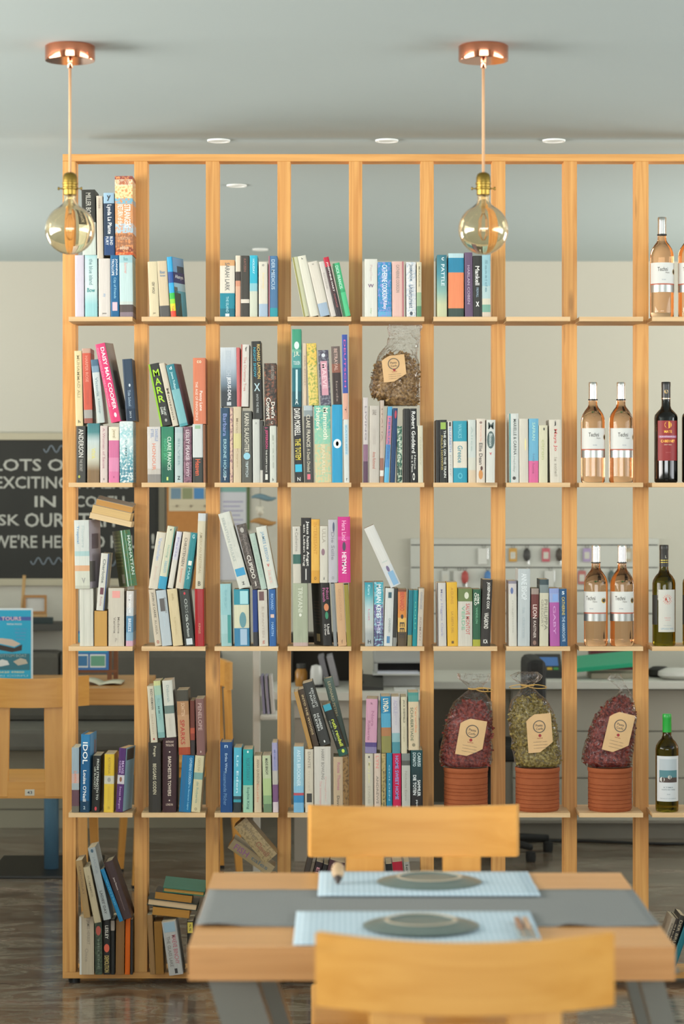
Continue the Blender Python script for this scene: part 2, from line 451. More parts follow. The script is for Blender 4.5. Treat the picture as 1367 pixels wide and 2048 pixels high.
b(505, 948, 498, 228, 160, 'tall orange and cream saga paperback', '#8f4a45 .04 #e8d2b0 .12 #eed9a0 .28 #79b0c4 .35 #d59a6a .6 #a9c3cf .72 #9c6a4c .9 #8a4a38 .96 #c8552e', [T('CRAWFORD', '#b5523a', .05, .11, .62, 0, 'h'), T('RETURN of the', '#f6efe2', .36, .62, .34, -.2), T('STRANGERS', '#f6efe2', .36, .66, .4, .2), T('INTERNATIONAL', '#d9b28e', .77, .81, .75, 0, 'h'), T('edition', '#e8cdb0', .88, .93, .55, 0, 'h')], art='#d9925c')
cell(0, 1, 0)
b(818, 1518, 797, 1015, 86, 'cream paperback with small black title', '#e0d2ad', [T('CRY WOLF', '#3b352c', .37, .58, .3), T('pan', '#8f8468', .92, .96, .3, 0, 'h')])
b(912, 1518, 884, 1010, 88, 'beige paperback with dark figure at foot', '#dac7a6 .8 #5c5a58', [T('River', '#5d83a5', .17, .23, .6, 0, 'h'), T('house', '#5d83a5', .24, .28, .6, 0, 'h')])
b(1008, 1518, 968, 972, 50, 'bright blue travel guide showing its seaside cover', '#2aa3d6 .25 #1f4f96 .43 #2aa3d6 .6 #35b84a .7 #8fd33a .78 #e7d92c .9 #dd4a2a', [T('TURKEY', '#d33', .82, .96, .5), T('x', '#6f9cc4', 0.01, 0.25, 1, 0, 'k'), T('x', '#5a5a58', 0.14, 0.25, 0.6, 0.35, 'k'), T('x', '#22356a', 0.25, 0.43, 1, 0, 'k'), T('x', '#9cc4d4', 0.43, 0.56, 1, 0, 'k'), T('x', '#4fa0b4', 0.56, 0.99, 1, 0, 'k'), T('x', '#6a6238', 0.6, 0.99, 0.55, 0, 'k'), T('x', '#8a7c50', 0.5, 0.62, 0.3, 0, 'k'), T('Alanya', '#e9eef2', .29, .37, .5, 0, 'c')], yaw=15, d=.11, art='')
blk(410, 480, Z); cell(0, 2, 0)
b(135, 692, 135, 172, 134, 'thick white and teal saga', '#dca873 .1 #e4dccb .58 #23899b .85 #1c6f80', [T('SARAH LARK', '#6b6a66', .05, .54, .34), T('THE ISLAND', '#9fd0d6', .64, .92, .2), T('x', '#cfe0e2', .94, .99, .3, 0, 'r')])
b(277, 692, 277, 132, 45, 'slim cream and salmon paperback', '#e0d3bd .26 #4a4038 .41 #d79677 .5 #e0ae90')
b(326, 692, 324, 133, 76, 'charcoal paperback with cream band', '#45423a .71 #dfd6c6 .77 #45423a', [T('KATZEN', '#8a5b4e', .05, .26, .3)])
b(406, 692, 406, 130, 70, 'cyan and pale grey paperback', '#35b3cc .45 #8fc6ce .58 #cfd3bf', [T('HOLIDAY', '#b9e4ec', .06, .3, .3)])
b(490, 692, 488, 190, 80, 'cream paperback with blue flowers at foot', '#dcd6c5 .76 #a9bdcf', [T('honey', '#e2cf9a', .2, .5, .35), T('o', '#7d7d78', .04, .08, .25, 0, 'h')])
b(580, 692, 580, 135, 78, 'slate blue paperback with maroon edge', '#4f79a0 .85 #2f9aa6', [T('DER MEDICUS', '#b3c8d8', .06, .55, .45), T('x', '#a5626c', 0, 1, .16, -.46, 'r')])
cell(0, 3, 0)
b(895, 692, 790, 150, 52, 'old olive green book, bowed and leaning', '#c8c9a6', [T('x', '#8f8a4a', 0, 1, .3, -.3, 'r')])
b(958, 690, 842, 140, 74, 'plain ivory paperback leaning left', '#dfdcca', [T('b', '#55544e', .03, .06, .2, 0, 'h')])
b(1050, 690, 934, 195, 86, 'ivory paperback with blue picture at foot', '#dcd5c6 .76 #a3b6c8', [T('lamb', '#8f8a80', .03, .06, .2, 0, 'h')])
b(1148, 690, 1036, 190, 46, 'slim off white paperback leaning left', '#d5cdc4', [T('SONNE', '#a8a098', .2, .5, .3)])
b(1200, 690, 1075, 150, 50, 'red topped black paperback leaning left', '#c3263e .16 #4a3436 .6 #3a3334', [T('JOSEPHINE HART', '#efe9e2', .08, .58, .42), T('DAMAGE', '#a05a5c', .62, .85, .35)])
b(1262, 690, 1160, 205, 64, 'bright green paperback leaning right end', '#48b67c .5 #3aa86e .55 #55c488', [T('DICK FRANCIS', '#bfe9d2', .05, .48, .5), T('x', '#2f6b3c', 0, 1, .25, -.36, 'r')])
blk(700, 480, Z); cell(0, 4, 0)
b(130, 688, 130, 160, 116, 'white paperback with purple butterfly', '#dfdfd4', [T('Papillon', '#c9b9b4', .1, .38, .25), T('W', '#6a4a6e', .43, .49, .5, 0, 'h'), T('lily', '#9fb78a', .85, .95, .15)])
b(252, 688, 250, 188, 124, 'blue saga with lilac blooms', '#2f86b4 .9 #5fa3c8', [T('CATHERINE COOKSON', '#eef2f4', .05, .68, .42), T('Riley', '#f2e3ee', .7, .86, .4)], art='#7f8fc9')
b(382, 688, 380, 182, 104, 'pale pink saga with grey lettering', '#e2bbb0', [T('CATHERINE COOKSON', '#8b7f76', .06, .56, .32), T('x', '#b3606c', 0, 1, .12, .46, 'r')])
b(512, 688, 508, 188, 88, 'white saga with slate script', '#d8d8d6', [T('Josephine', '#4c6474', .04, .34, .5), T('Undercurrent', '#4f6074', .42, .84, .5), T('o', '#46505a', .9, .97, .35, 0, 'o')], art='#b5c0c8')
b(606, 688, 606, 188, 42, 'slim cream floral paperback', '#d9d0b0 .55 #9db58f .8 #5f8f6a', [T('MARJORIE', '#8a8468', .08, .45, .4)])
cell(0, 5, 0)
b(792, 688, 790, 122, 88, 'teal paperback fading to pale green', '#3b7886 .3 #4f95a2 .6 #8fb7aa .8 #c9cca4', [T('PATTLE', '#d5e6e8', .15, .5, .38, .1), T('c', '#e9f2f0', .04, .09, .28, .1, 'h')], g=1)
b(893, 688, 893, 108, 140, 'bold orange and teal thick paperback', '#b9d8dc .07 #2a86a8 .3 #ee8d5f .86 #3e4f45')
b(1045, 688, 1040, 100, 72, 'purple paperback under the glass bulb', '#6b5470', [T('HARLAN COBEN', '#b3a0b4', .2, .8, .35)])
b(1121, 688, 1117, 130, 78, 'black crime novel with white lettering', '#33342f', [T('Mankell', '#f0efe8', .17, .48, .55), T('FIREWALL', '#8fa5b5', .52, .68, .3), T('x', '#e8e8e0', .75, .83, .45, 0, 'h')])
b(1202, 688, 1200, 122, 76, 'pale blue paperback with floral foot', '#9cc6cf .5 #b8d0cf .7 #d9d3bd .8 #7fae9a .92 #d8c9b5', [T('Seaside', '#7aa0aa', .08, .6, .3)])
# ---- second tier
blk(120, 650, Z); cell(1, 0, 0)
b(150, 1430, 150, 915, 82, 'dark grey paperback with white author name', '#474640', [T('ANDERSON', '#d5d2c8', .05, .55, .6), T('THE SECRET', '#a8a59b', .58, .8, .35), T('o', '#b3b84a', .87, .92, .25, -.2, 'o')])
b(247, 1430, 249, 890, 110, 'teal to white landscape paperback', '#3f7c80 .15 #4f8a8c .3 #c3d0cd .6 #cfcdb8 .8 #8a6f4e', [T('VIVA', '#d9cf6a', .42, .6, .35)], g=1)
b(366, 1428, 366, 910, 66, 'pinkish white paperback', '#d9c8c0', [T('A Woman of Sense', '#b5848c', .04, .75, .35), T('o', '#555', .92, .96, .2, 0, 'h')])
b(443, 1430, 443, 922, 94, 'rose pink paperback with cream cap', '#ece2c8 .24 #d4739c .55 #e08db0 .8 #dd7ba4', [T('Jewel', '#b0a27e', .04, .2, .45), T('o', '#a04a72', .88, .92, .15, 0, 'h')])
b(545, 1430, 541, 872, 120, 'seaside painted white and teal paperback', '#cdd5d1 .2 #8fc0c6 .32 #c5d8d8 .6 #6fa7b0 .8 #4a8494', [T('SUMMER', '#7aa3a8', .3, .7, .16)], g=1, art='#dfe6e2')
cell(1, 0, 1)
b(143, 895, 130, 210, 66, 'cream yellow tall paperback', '#e6d3a2', [T('MUHAMMAD ALI', '#a8946a', .06, .62, .4), T('h', '#3a342c', .92, .96, .3, 0, 'h')])
b(220, 882, 200, 200, 76, 'orange red paperback with beige cap', '#c9a08c .06 #d15b45 .82 #a7a29a .93 #9a5a4c', [T('HARPER ROSE', '#e0947f', .1, .45, .4), T('THE HOUSE', '#b5503f', .55, .75, .3)])
b(340, 888, 278, 310, 70, 'white and blue paperback leaning left', '#4f6f86 .1 #7f9cb0 .2 #cdd5d2 .5 #c3ccc6', [T('Victoria', '#7c8f96', .28, .58, .4), T('Hislop', '#7c8f96', .62, .85, .35)])
b(462, 872, 315, 158, 100, 'hot pink hardback leaning left', '#dc3f73', [T('DAISY MAY COOPER', '#f6f1ee', .05, .84, .42, .16), T("DON'T LAUGH, IT'LL ONLY ENCOURAGE", '#ee9db6', .05, .8, .16, -.3), T('o', '#f3dfe4', .88, .94, .28, .1, 'o'), T('x', '#8b8580', 0.0, 0.99, 1, 0, 'k'), T('x', '#4a4038', 0.35, 0.85, 0.5, 0.25, 'k')], yaw=9, hard=1, d=.105, pages='#cfc4b8')
b(598, 850, 560, 285, 92, 'navy paperback at right end', '#2f4256 .5 #33465c .8 #24364a', [T('o', '#c5ced4', .4, .45, .22, .1, 'o'), T('Tide School', '#93a6b5', .5, .76, .32), T('2013', '#b8c3ca', .84, .95, .2)])
cell(1, 1, 0)
b(797, 1428, 793, 920, 120, 'white romance with orange title', '#d5cfc9 .75 #c5bdb2 .85 #8f8a84', [T('DANIELLE', '#7f93b5', .04, .26, .24, .2), T('STEEL', '#7f93b5', .04, .2, .24, -.12), T('HONOUR', '#d8876c', .3, .78, .3)])
b(922, 1428, 921, 918, 112, 'emerald green paperback', '#2f7f63 .5 #3b8f62 .75 #1f5f4a', [T('CLARE FRANCIS', '#cfe3d2', .18, .78, .34, .16), T('NIGHT SKY', '#4fae82', .22, .6, .3, -.16), T('x', '#c8d87a', .9, .96, .15, 0, 'r')], g=1)
b(1046, 1428, 1046, 922, 72, 'pale blue grey slim paperback', '#aebfc0 .1 #b8c5c4', [T('SILVER', '#8ba1a4', .2, .7, .3), T('z', '#3f4a4c', .88, .95, .4, 0, 'h')])
b(1126, 1428, 1124, 918, 74, 'mauve brown paperback with white lettering', '#7d5866 .5 #8a6472', [T('LESLEY PEARSE', '#d8c8cc', .06, .6, .5), T('GYPSY', '#cdb8be', .64, .9, .4)], art='#5f4450')
b(1210, 1428, 1207, 895, 92, 'white and black paperback with orange title', '#cfd2cf .57 #3d3f3a', [T('Heaven', '#e0603a', .6, .88, .55), T('x', '#8fae8c', .02, .08, .6, 0, 'r')])
b(1306, 1428, 1302, 900, 20, 'very thin brown paperback', '#8a5a3c')
cell(1, 1, 1)
b(918, 905, 803, 340, 98, 'black thriller with lime green letters', '#33342e', [T('MARR', '#a8d62a', .08, .64, .62, .08, 's'), T('THE LAST', '#dfe3d8', .7, .84, .22, .16), T('DARK', '#dfe3d8', .7, .82, .22, -.1), T('x', '#86b81e', 0, 1, .18, -.42, 'r'), T('o', '#9a9a92', .89, .94, .25, .1, 'o')])
b(1026, 908, 900, 335, 52, 'slim beige paperback leaning left', '#d2c7b2', [T('Monsoon', '#6a5f50', .4, .9, .45)])
b(1090, 905, 962, 345, 76, 'teal paperback leaning left', '#2f7f8a .4 #79b2b6 .95 #4f98a0', [T('Joanna Trollope', '#bfe0e2', .12, .4, .4), T('d', '#e3efef', .03, .08, .35, 0, 'h'), T('x', '#6a5660', 0.0, 0.99, 1, 0, 'k')], yaw=9, d=.105)
b(1215, 888, 1210, 285, 112, 'salmon coloured memoir with white title', '#d67d5a', [T('THE AGE OF INNOCENCE', '#f0d5c4', .36, .95, .22, -.22), T('Penny Lane', '#f5e4d8', .5, .8, .34, .1), T('co', '#eee0c0', .04, .08, .4, 0, 'h')])
blk(410, 640, Z); cell(1, 2, 0)
b(140, 1473, 140, 790, 80, 'navy blue paperback', '#2c4a63 .3 #2a5570 .8 #24435c', [T('Barbara', '#7f8fc0', .08, .38, .5), T('ERSKINE HOUSE', '#9fc3cc', .42, .92, .38), T('T', '#dfe6e6', .92, .97, .4, 0, 'h')])
b(226, 1473, 226, 790, 26, 'thin blush paperback', '#d0b09a', art='#8f6a72')
b(258, 1472, 257, 780, 70, 'tan cream paperback with yellow middle', '#d1c0a0 .35 #d6cb92 .55 #d4c2a2', [T('Marian', '#a08f72', .15, .35, .3), T('Keyes', '#b09a78', .55, .8, .3)])
b(335, 1472, 332, 820, 92, 'dark grey paperback with blue emblem', '#5a5a52', [T('KARIN SLAUGHTER', '#cfcab8', .03, .58, .5), T('o', '#8fc3d3', .58, .68, .75, 0, 'o'), T('TRIPTYCH', '#c3d0d0', .7, .92, .3)])
b(436, 1472, 432, 895, 64, 'pale grey paperback', '#c9cbc3', [T('y', '#5a5a56', .05, .08, .2, 0, 'h')])
b(502, 1472, 502, 905, 24, 'thin black paperback', '#4a4a44 .8 #c9c5ba')
b(531, 1472, 529, 955, 56, 'black paperback with magenta author', '#34332e', [T('J. JEFFERSON', '#d8487f', .02, .4, .55), T('THE POPPY RACE', '#cfccc2', .42, .82, .3), T('x', '#d8d6cc', .85, .95, .45, 0, 'r')])
b(590, 1472, 588, 955, 58, 'off white paperback with black mark', '#cfd2c6', [T('grace', '#a5aa9c', .15, .75, .3), T('b', '#3f3f3a', .92, .97, .25, 0, 'h')])
cell(1, 2, 1)
b(146, 775, 138, 235, 144, 'thick misty white to navy thriller', '#cdd3d6 .35 #b3bfc9 .62 #6f7f8c .75 #3e4448', [T('ESCHBACH', '#aeb8c0', .06, .48, .34), T('JESUS-DEAL', '#f3f4f4', .5, .9, .3), T('x', '#b9bdc0', .92, .98, .3, 0, 'r')], g=1, hard=1)
b(290, 770, 285, 232, 30, 'thin coral red paperback', '#c96463')
b(322, 772, 330, 205, 72, 'white paperback with red edge', '#d8d2c8', [T('The Christmas Tree', '#c08a80', .2, .75, .35), T('x', '#b8392f', 0, 1, .12, -.45, 'r'), T('f', '#3d3d38', .04, .11, .25, .1, 'h')])
b(436, 890, 420, 180, 86, 'black horror novel with gold lettering', '#32322d', [T('RICHARD LAYMON', '#d8b96a', .04, .48, .36, .24), T('NIGHT SHOW', '#2f9fb4', .08, .46, .3, -.18), T('X', '#b3cdd2', .54, .64, .7, 0, 'h'), T('INTO THE FIRE', '#a8aca8', .68, .92, .25)])
b(541, 945, 536, 375, 110, 'dark ornate historical novel', '#4a3f36', [T("ANNE O'BRIEN", '#8f8a80', .04, .26, .3, .2), T('Devil\'s', '#efe8da', .62, .88, .34, .22), T('Consort', '#efe8da', .55, .9, .4, -.16), T('c', '#d8d2c4', .93, .97, .15, .1, 'h')], art='#8f5a44 #2e2822')
cell(1, 3, 0)
b(815, 1473, 795, 785, 80, 'black novel with white, yellow, cyan print', '#2e2d2b', [T('DAVID MORRELL', '#eeeae0', .02, .38, .75), T('THE TOTEM', '#e6d04a', .42, .7, .7), T('o', '#2fb0d0', .76, .86, .85, 0, 'r'), T('N', '#d8d8d0', .93, .98, .4, 0, 'h')])
b(905, 1472, 897, 770, 80, 'charcoal crime paperback with pale top', '#b5c0c2 .06 #8f9a9a .14 #4b4a46', [T('CLARE FRANCIS', '#d5cdb8', .12, .54, .48), T('A Death Divided', '#c5bba4', .56, .86, .4), T('x', '#d86a7a', .89, .96, .4, 0, 'r')])
b(1003, 1470, 992, 768, 146, 'thick teal and sand prehistoric saga', '#5fae9e .3 #86bda2 .5 #c3b78c .6 #c9bb90', [T('Mammoth', '#eae6d2', .03, .44, .34, .2), T('Hunters', '#eae6d2', .03, .32, .3, -.24), T('JEAN AUEL', '#dcd2b0', .5, .9, .3)], art='#9fc0a0')
b(1157, 1472, 1155, 762, 94, 'bright blue paperback with white oval', '#2a9bc6', [T('o', '#dfe6e4', .44, .56, .85, 0, 'o'), T('x', '#c3a8a4', .47, .53, .3, 0, 'o')])
b(1268, 1470, 1260, 895, 46, 'slim white and ice blue paperback', '#d5d8d2', [T('x', '#a8c6d3', .08, .56, .6, 0, 'r'), T('KATHLEEN', '#7f9fb0', .1, .54, .3), T('r', '#333', .93, .97, .25, 0, 'h')])
cell(1, 3, 1)
b(792, 768, 791, 60, 84, 'tall green and teal paperback', '#3f9a78 .26 #6fb09a .3 #4f9a94 .5 #1f6a74 .8 #17555f', [T('o', '#cfe0d8', .16, .26, .6, 0, 'o'), T('J.R.', '#e0e8cc', .29, .36, .7, 0, 'h'), T('TOLKIEN', '#cfe4e0', .41, .46, .8, 0, 'h'), T('I', '#bcd8d8', .52, .92, .25, 0, 'h'), T('A', '#d5e3e0', .9, .97, .4, 0, 'h')])
b(895, 762, 892, 195, 30, 'thin blush beige paperback', '#d6bfa4', [T('DER ENGEL', '#a88f78', .2, .7, .45)])
b(945, 755, 922, 190, 88, 'yellow paperback with green plants', '#e3bd5a .35 #dcc272 .5 #d9c068', art='#8f9a4a')
b(1052, 752, 1026, 250, 95, 'dark paperback with pink panel', '#4a4654', [T('x', '#c9929e', .2, .82, .7, 0, 'r'), T('MAEVE', '#e3c3c8', .24, .7, .45), T('o', '#cdd2d8', .06, .13, .4, 0, 'o')], art='#7d8088')
b(1166, 750, 1146, 220, 80, 'dark brown paperback with red lettering', '#6d5f58 .3 #8f5a48 .45 #3c302c', [T('BETRAYAL', '#c8a89a', .04, .42, .42), T('lords', '#8d7a70', .6, .95, .25)])
b(1256, 888, 1244, 115, 50, 'blue and salmon slim tall book', '#3a53a2 .69 #dca892', [T('DEUTSCH', '#c85aa0', .06, .62, .4), T('T', '#6a4a42', .85, .92, .3)])
blk(700, 640, Z); cell(1, 4, 0)
b(120, 1465, 119, 690, 42, 'thin white and plum paperback', '#cdc4c0 .55 #8f6a7f .75 #5f4256', [T('LIVING', '#8f868a', .1, .5, .4)])
b(172, 1465, 176, 765, 88, 'greige hardback with red script', '#c6beb2', [T('Anna Richmond', '#b06a58', .6, .82, .35), T('NO HEROES', '#b5aba0', .3, .5, .3), T('SALE', '#8f857a', .05, .12, .45, 0, 'h')], hard=1)
b(270, 1465, 274, 715, 34, 'narrow beige paperback with white label', '#c3b0a0 .7 #9a6a58 .85 #e3ddd2 .92 #a87a5c', [T('ITALIA', '#8f7a6a', .1, .5, .35)])
b(308, 1462, 343, 770, 42, 'blue and pink paperback tilting right', '#4f9fc8 .12 #c87f98 .5 #4f8ec4 .8 #5fb2d8', [T('PERSUADER', '#3f6aa8', .15, .7, .4)])
b(364, 1463, 390, 785, 46, 'deep navy paperback tilting right', '#1d3f66', [T('o', '#b03a4a', .03, .14, .5, .1, 'o')])
b(425, 1465, 424, 950, 48, 'dark green paperback with white streaks', '#2c5c48 .7 #1f4436', [T('GREENE', '#cfd8c8', .15, .6, .4)], art='#b9c6b0')
b(486, 1465, 486, 790, 54, 'plain black paperback', '#25241f')
b(549, 1465, 545, 790, 60, 'black novel with large white author name', '#1f1f1c', [T('Robert Goddard', '#ecebe4', .04, .6, .62), T('Name', '#d5d4cc', .63, .82, .3, .2), T('to a Face', '#d5d4cc', .63, .86, .3, -.2), T('o', '#e0ded4', .87, .97, .4, 0, 'h')])
b(618, 1465, 614, 945, 46, 'slim cream paperback at right end', '#d2cdb6', [T('rosemary', '#b0aa92', .2, .7, .3)])
cell(1, 5, 0)
b(781, 1462, 779, 892, 30, 'thin black paperback at left end', '#2b2a26')
b(818, 1462, 813, 890, 66, 'black thriller with lime block', '#2a2d27', [T('x', '#8fae4a', .04, .15, .8, 0, 'r'), T('THE GIRL ON THE TRAIN', '#e8ebe2', .17, .92, .34, .2), T('PAULA HAWKINS', '#b9a55a', .25, .8, .26, -.2)])
b(894, 1462, 887, 905, 42, 'slim white paperback with blue print', '#d8d8d0', [T('ELIZABETH', '#7d8fb8', .1, .5, .5), T('b', '#4a4038', .01, .08, .5, 0, 'r'), T('poppy', '#b0a8a0', .55, .9, .35)])
b(940, 1462, 936, 900, 124, 'turquoise and cream travel book', '#2f9cb0 .33 #e0d8c6 .76 #2a98b0', [T('Greece', '#4f8c96', .4, .68, .4), T('WALKS', '#6fbcc8', .05, .28, .3), T('o', '#4fb0c2', .84, .94, .4, 0, 'h')])
b(1075, 1462, 1072, 890, 70, 'pale ice white paperback', '#ccd3cb .6 #d3d2c2 .8 #d9c5a8', [T('Alice', '#a8b8b0', .1, .5, .3)])
b(1149, 1462, 1150, 880, 78, 'cream saga with small seated figure', '#ddd2c2', [T('Ellie Dean', '#4f4a44', .38, .72, .45), T('Some Lucky Day', '#d89a84', .1, .36, .3), T('o', '#8a7068', .04, .08, .35, 0, 'o'), T('o', '#c98a4a', .8, .95, .55, 0, 'o'), T('o', '#5a3a2e', .74, .81, .3, .1, 'o')])
b(1236, 1462, 1241, 890, 80, 'white book with dark green oval', '#d8d8cf', [T('M', '#4a5652', .04, .15, .7, 0, 'h'), T('o', '#4f625e', .18, .46, .95, 0, 'o'), T('Blossom', '#c8d0ca', .22, .42, .4), T('v', '#c8505a', .52, .56, .3, 0, 'h')])
blk(985, 740, 1367 / 382); cell(1, 6, 0)
b(120, 792, 117, 298, 66, 'white paperback with teal edge', '#d3d6d0', [T('MARIELLE & CARINA', '#5a615c', .08, .6, .35, .1), T('Holiday', '#9aa09a', .62, .85, .3), T('x', '#3f8f8c', 0, 1, .14, -.44, 'r'), T('o', '#44423e', .91, .96, .4, 0, 'o')])
b(190, 792, 187, 335, 64, 'plain cream paperback', '#d6cfbf', [T('o', '#e0d49a', .3, .5, .2, .2, 'o')])
b(257, 788, 258, 330, 68, 'sky blue and pink paperback', '#6fb0cc .66 #dc6a9a', [T('SAFRAN', '#a8d3c8', .06, .34, .35), T('Lucy', '#5f86a0', .55, .68, .3), T('home', '#a84a76', .7, .86, .3)])
b(329, 790, 329, 380, 62, 'pale yellow cream short paperback', '#d8d3b5', [T('o', '#4f4f48', .04, .09, .2, .1, 'o'), T('citron', '#b5b886', .25, .6, .4)])
b(410, 790, 402, 340, 84, 'cream paperback with red script', '#d9d2c2', [T('Maya Jo', '#c8605a', .15, .5, .35), T('j', '#3a3a36', .02, .1, .2, 0, 'h'), T('le soleil', '#a59c8c', .6, .9, .25)])
# ---- third tier
blk(120, 980, Z); cell(2, 0, 0)
b(180, 1418, 176, 895, 124, 'thick plain ivory hardback', '#d8d6c8', [T('x', '#c3c2b4', 0, 1, .1, -.2, 'r'), T('x', '#c9c7b9', 0, 1, .08, .25, 'r')], hard=1)
b(312, 1420, 312, 1098, 116, 'small tan book turned fore edge outwards', '#b08448', fore=1, pages='#c79a55')
b(440, 1420, 440, 890, 142, 'thick greige paperback with pink patch', '#cfc6b4', [T('x', '#e09a90', .05, .17, .55, 0, 'r'), T('Madame', '#8a8074', .5, .78, .16, .16), T('Verona', '#8a8074', .5, .78, .16, -.1), T('P', '#a89e90', .86, .93, .15, 0, 'h')])
b(600, 1418, 606, 915, 62, 'slim white and blue paperback', '#d8d2cc .3 #cdd0d0 .45 #5f8fae .75 #8fb0c4 .9 #d5a8b8', [T('TOMORROW', '#f2f2f0', .06, .4, .45), T('BREEZE', '#dfe8ee', .5, .74, .45)])
cell(2, 0, 1)
b(136, 890, 126, 265, 150, 'white watercolour paperback showing its cover', '#ccd0ca .45 #a8c6c4 .52 #d3d6cc .66 #d9a87f .74 #cfd0bf .95 #bfbfae', [T('Tropical', '#6f95b8', .08, .34, .22, -.25), T('Flowers', '#b0bcb8', .08, .4, .22, .1), T('v', '#9a9a92', .84, .92, .3, .1, 'h'), T('x', '#b0a6ae', 0.0, 0.99, 1, 0, 'k'), T('x', '#a07f88', 0.2, 0.42, 0.6, 0.2, 'k'), T('x', '#8a8f58', 0.6, 0.9, 0.5, 0.0, 'k')], yaw=13, d=.11)
b(320, 1085, 366, 565, 80, 'white paperback with navy cover tilting right', '#d8d5c8', [T('Charlotte', '#6a6f6a', .1, .52, .4), T('x', '#6a3a44', .6, .72, .5, 0, 'r'), T('Roche', '#b88a86', .76, .92, .3), T('x', '#2a4374', 0, 1, .14, .46, 'r')])
b(610, 905, 545, 395, 96, 'green paperback tilted with back cover visible', '#3f6f4c', [T('x', '#cfdcd2', 0, 1, .1, -.38, 'r'), T('x', '#9fc0a6', 0, 1, .05, -.05, 'r'), T('MANHATTAN', '#cfdccf', .1, .8, .3, .25), T('x', '#434a2a', 0.0, 0.99, 1, 0, 'kl'), T('x', '#8a9060', 0.08, 0.095, 0.8, 0.08, 'kl'), T('x', '#8a9060', 0.14, 0.155, 0.8, 0.08, 'kl'), T('x', '#8a9060', 0.2, 0.215, 0.8, 0.08, 'kl'), T('x', '#8a9060', 0.26, 0.275, 0.8, 0.08, 'kl'), T('x', '#8a9060', 0.32, 0.33499999999999996, 0.8, 0.08, 'kl'), T('x', '#8a9060', 0.38, 0.395, 0.8, 0.08, 'kl'), T('x', '#8a9060', 0.44, 0.45499999999999996, 0.8, 0.08, 'kl'), T('x', '#8a9060', 0.5, 0.515, 0.8, 0.08, 'kl'), T('x', '#8a9060', 0.5599999999999999, 0.575, 0.8, 0.08, 'kl'), T('x', '#8a9060', 0.62, 0.635, 0.8, 0.08, 'kl'), T('x', '#b8b0a0', 0.78, 0.94, 0.35, 0.1, 'kl')], yaw=-19, d=.1, art='#5a6a3a')
cell(2, 0, 2)
b(275, 262, 655, 348, 52, 'cream paged paperback lying at bottom', '#d8b98c', fore=1, pages='#dcc094', d=.1, place='on its side in pile')
cell(2, 0, 3)
b(300, 185, 650, 264, 74, 'tan paged paperback lying in middle', '#c9a878', fore=1, pages='#d2b078', d=.1, place='on its side in pile')
cell(2, 0, 4)
b(335, 118, 665, 194, 58, 'grey covered paperback lying on top', '#b5ada0', fore=1, pages='#c08e4e', d=.1, place='on its side in pile', pitch=6)
blk(120, 980, Z); cell(2, 1, 0)
b(866, 1418, 806, 905, 60, 'cream paperback leaning left', '#d3c5ae', [T('JOHN LE CARRE', '#5f584c', .05, .5, .45), T('RUSSIA', '#8a8070', .55, .8, .35), T('o', '#b0523f', .9, .96, .4, 0, 'h')])
b(930, 1418, 873, 912, 90, 'ice blue biography with portrait', '#bcc6ca', [T('x', '#5b5653', .15, .38, .55, 0, 'r'), T('Amanda', '#8f8f8c', .12, .42, .2, .3), T('Bella', '#b5c2c8', .42, .66, .2)])
b(1030, 1418, 973, 900, 90, 'buttery cream paperback leaning left', '#d9c69c', [T('oh', '#a8946a', .08, .2, .2), T('Leinen', '#bfab80', .5, .8, .2)])
b(1138, 1415, 1086, 905, 88, 'charcoal paperback with silver loops', '#3c3f3a', [T('OS', '#a8aca4', .16, .32, .35, .05), T('OS', '#7d817a', .28, .42, .35, .05), T('Cilla Carlsson', '#c8ccc4', .44, .84, .3), T('o', '#c83a44', .04, .09, .22, 0, 'o'), T('x', '#c3cacc', .87, .98, .7, 0, 'r')])
b(1231, 1425, 1226, 905, 82, 'crimson red paperback', '#a82428', [T('KINGS', '#c88a6a', .6, .78, .25)], rough=.25)
cell(2, 1, 1)
b(806, 895, 884, 380, 82, 'cream paperback leaning right', '#d9d0bc', [T('Verschollen', '#9fb0d0', .1, .5, .4), T('Emma', '#d0b8a8', .6, .85, .3)])
b(890, 895, 980, 325, 72, 'cream paperback with blue square at foot', '#d6d3b8 .8 #3f9fc0', [T('Hunting', '#8fae9a', .3, .5, .35), T('season', '#8fb0b8', .55, .74, .35), T('f', '#555', .04, .07, .25, 0, 'h'), T('x', '#2f7f74', 0, .8, .12, .45, 'r')])
b(980, 893, 1064, 378, 48, 'slim lilac white paperback leaning right', '#d3d0d8 .5 #d8d2c4', [T('Paris', '#9f9ab8', .1, .45, .4)])
b(1052, 893, 1122, 378, 70, 'beige paperback with black lettering', '#d8cbb4', [T('CHRISTENSEN', '#6a5f54', .1, .6, .4), T('Sommer', '#d08a70', .64, .9, .3)])
b(1122, 900, 1192, 390, 58, 'teal paperback leaning right', '#2f868c', [T('x', '#dfe0d2', .5, .58, .6, 0, 'r'), T('MAR', '#9fd0d0', .62, .84, .4), T('G', '#bfe0e0', .03, .1, .4, 0, 'h')])
b(1232, 893, 1259, 205, 68, 'tall cream paperback at right end', '#cfd2d2 .1 #d3c8ac', [T('AMERICAN PASTORAL', '#a8997a', .25, .8, .35), T('B', '#4f483c', .9, .96, .4, 0, 'h')])
blk(410, 980, Z); cell(2, 2, 0)
b(148, 1418, 137, 850, 94, 'aqua paperback with teal foliage', '#98c6c8 .5 #a9cccb .8 #9fc4c2', [T('bay', '#7fb0b4', .1, .4, .3), T('x', '#3f8f8a', .5, .95, .35, .3, 'r')])
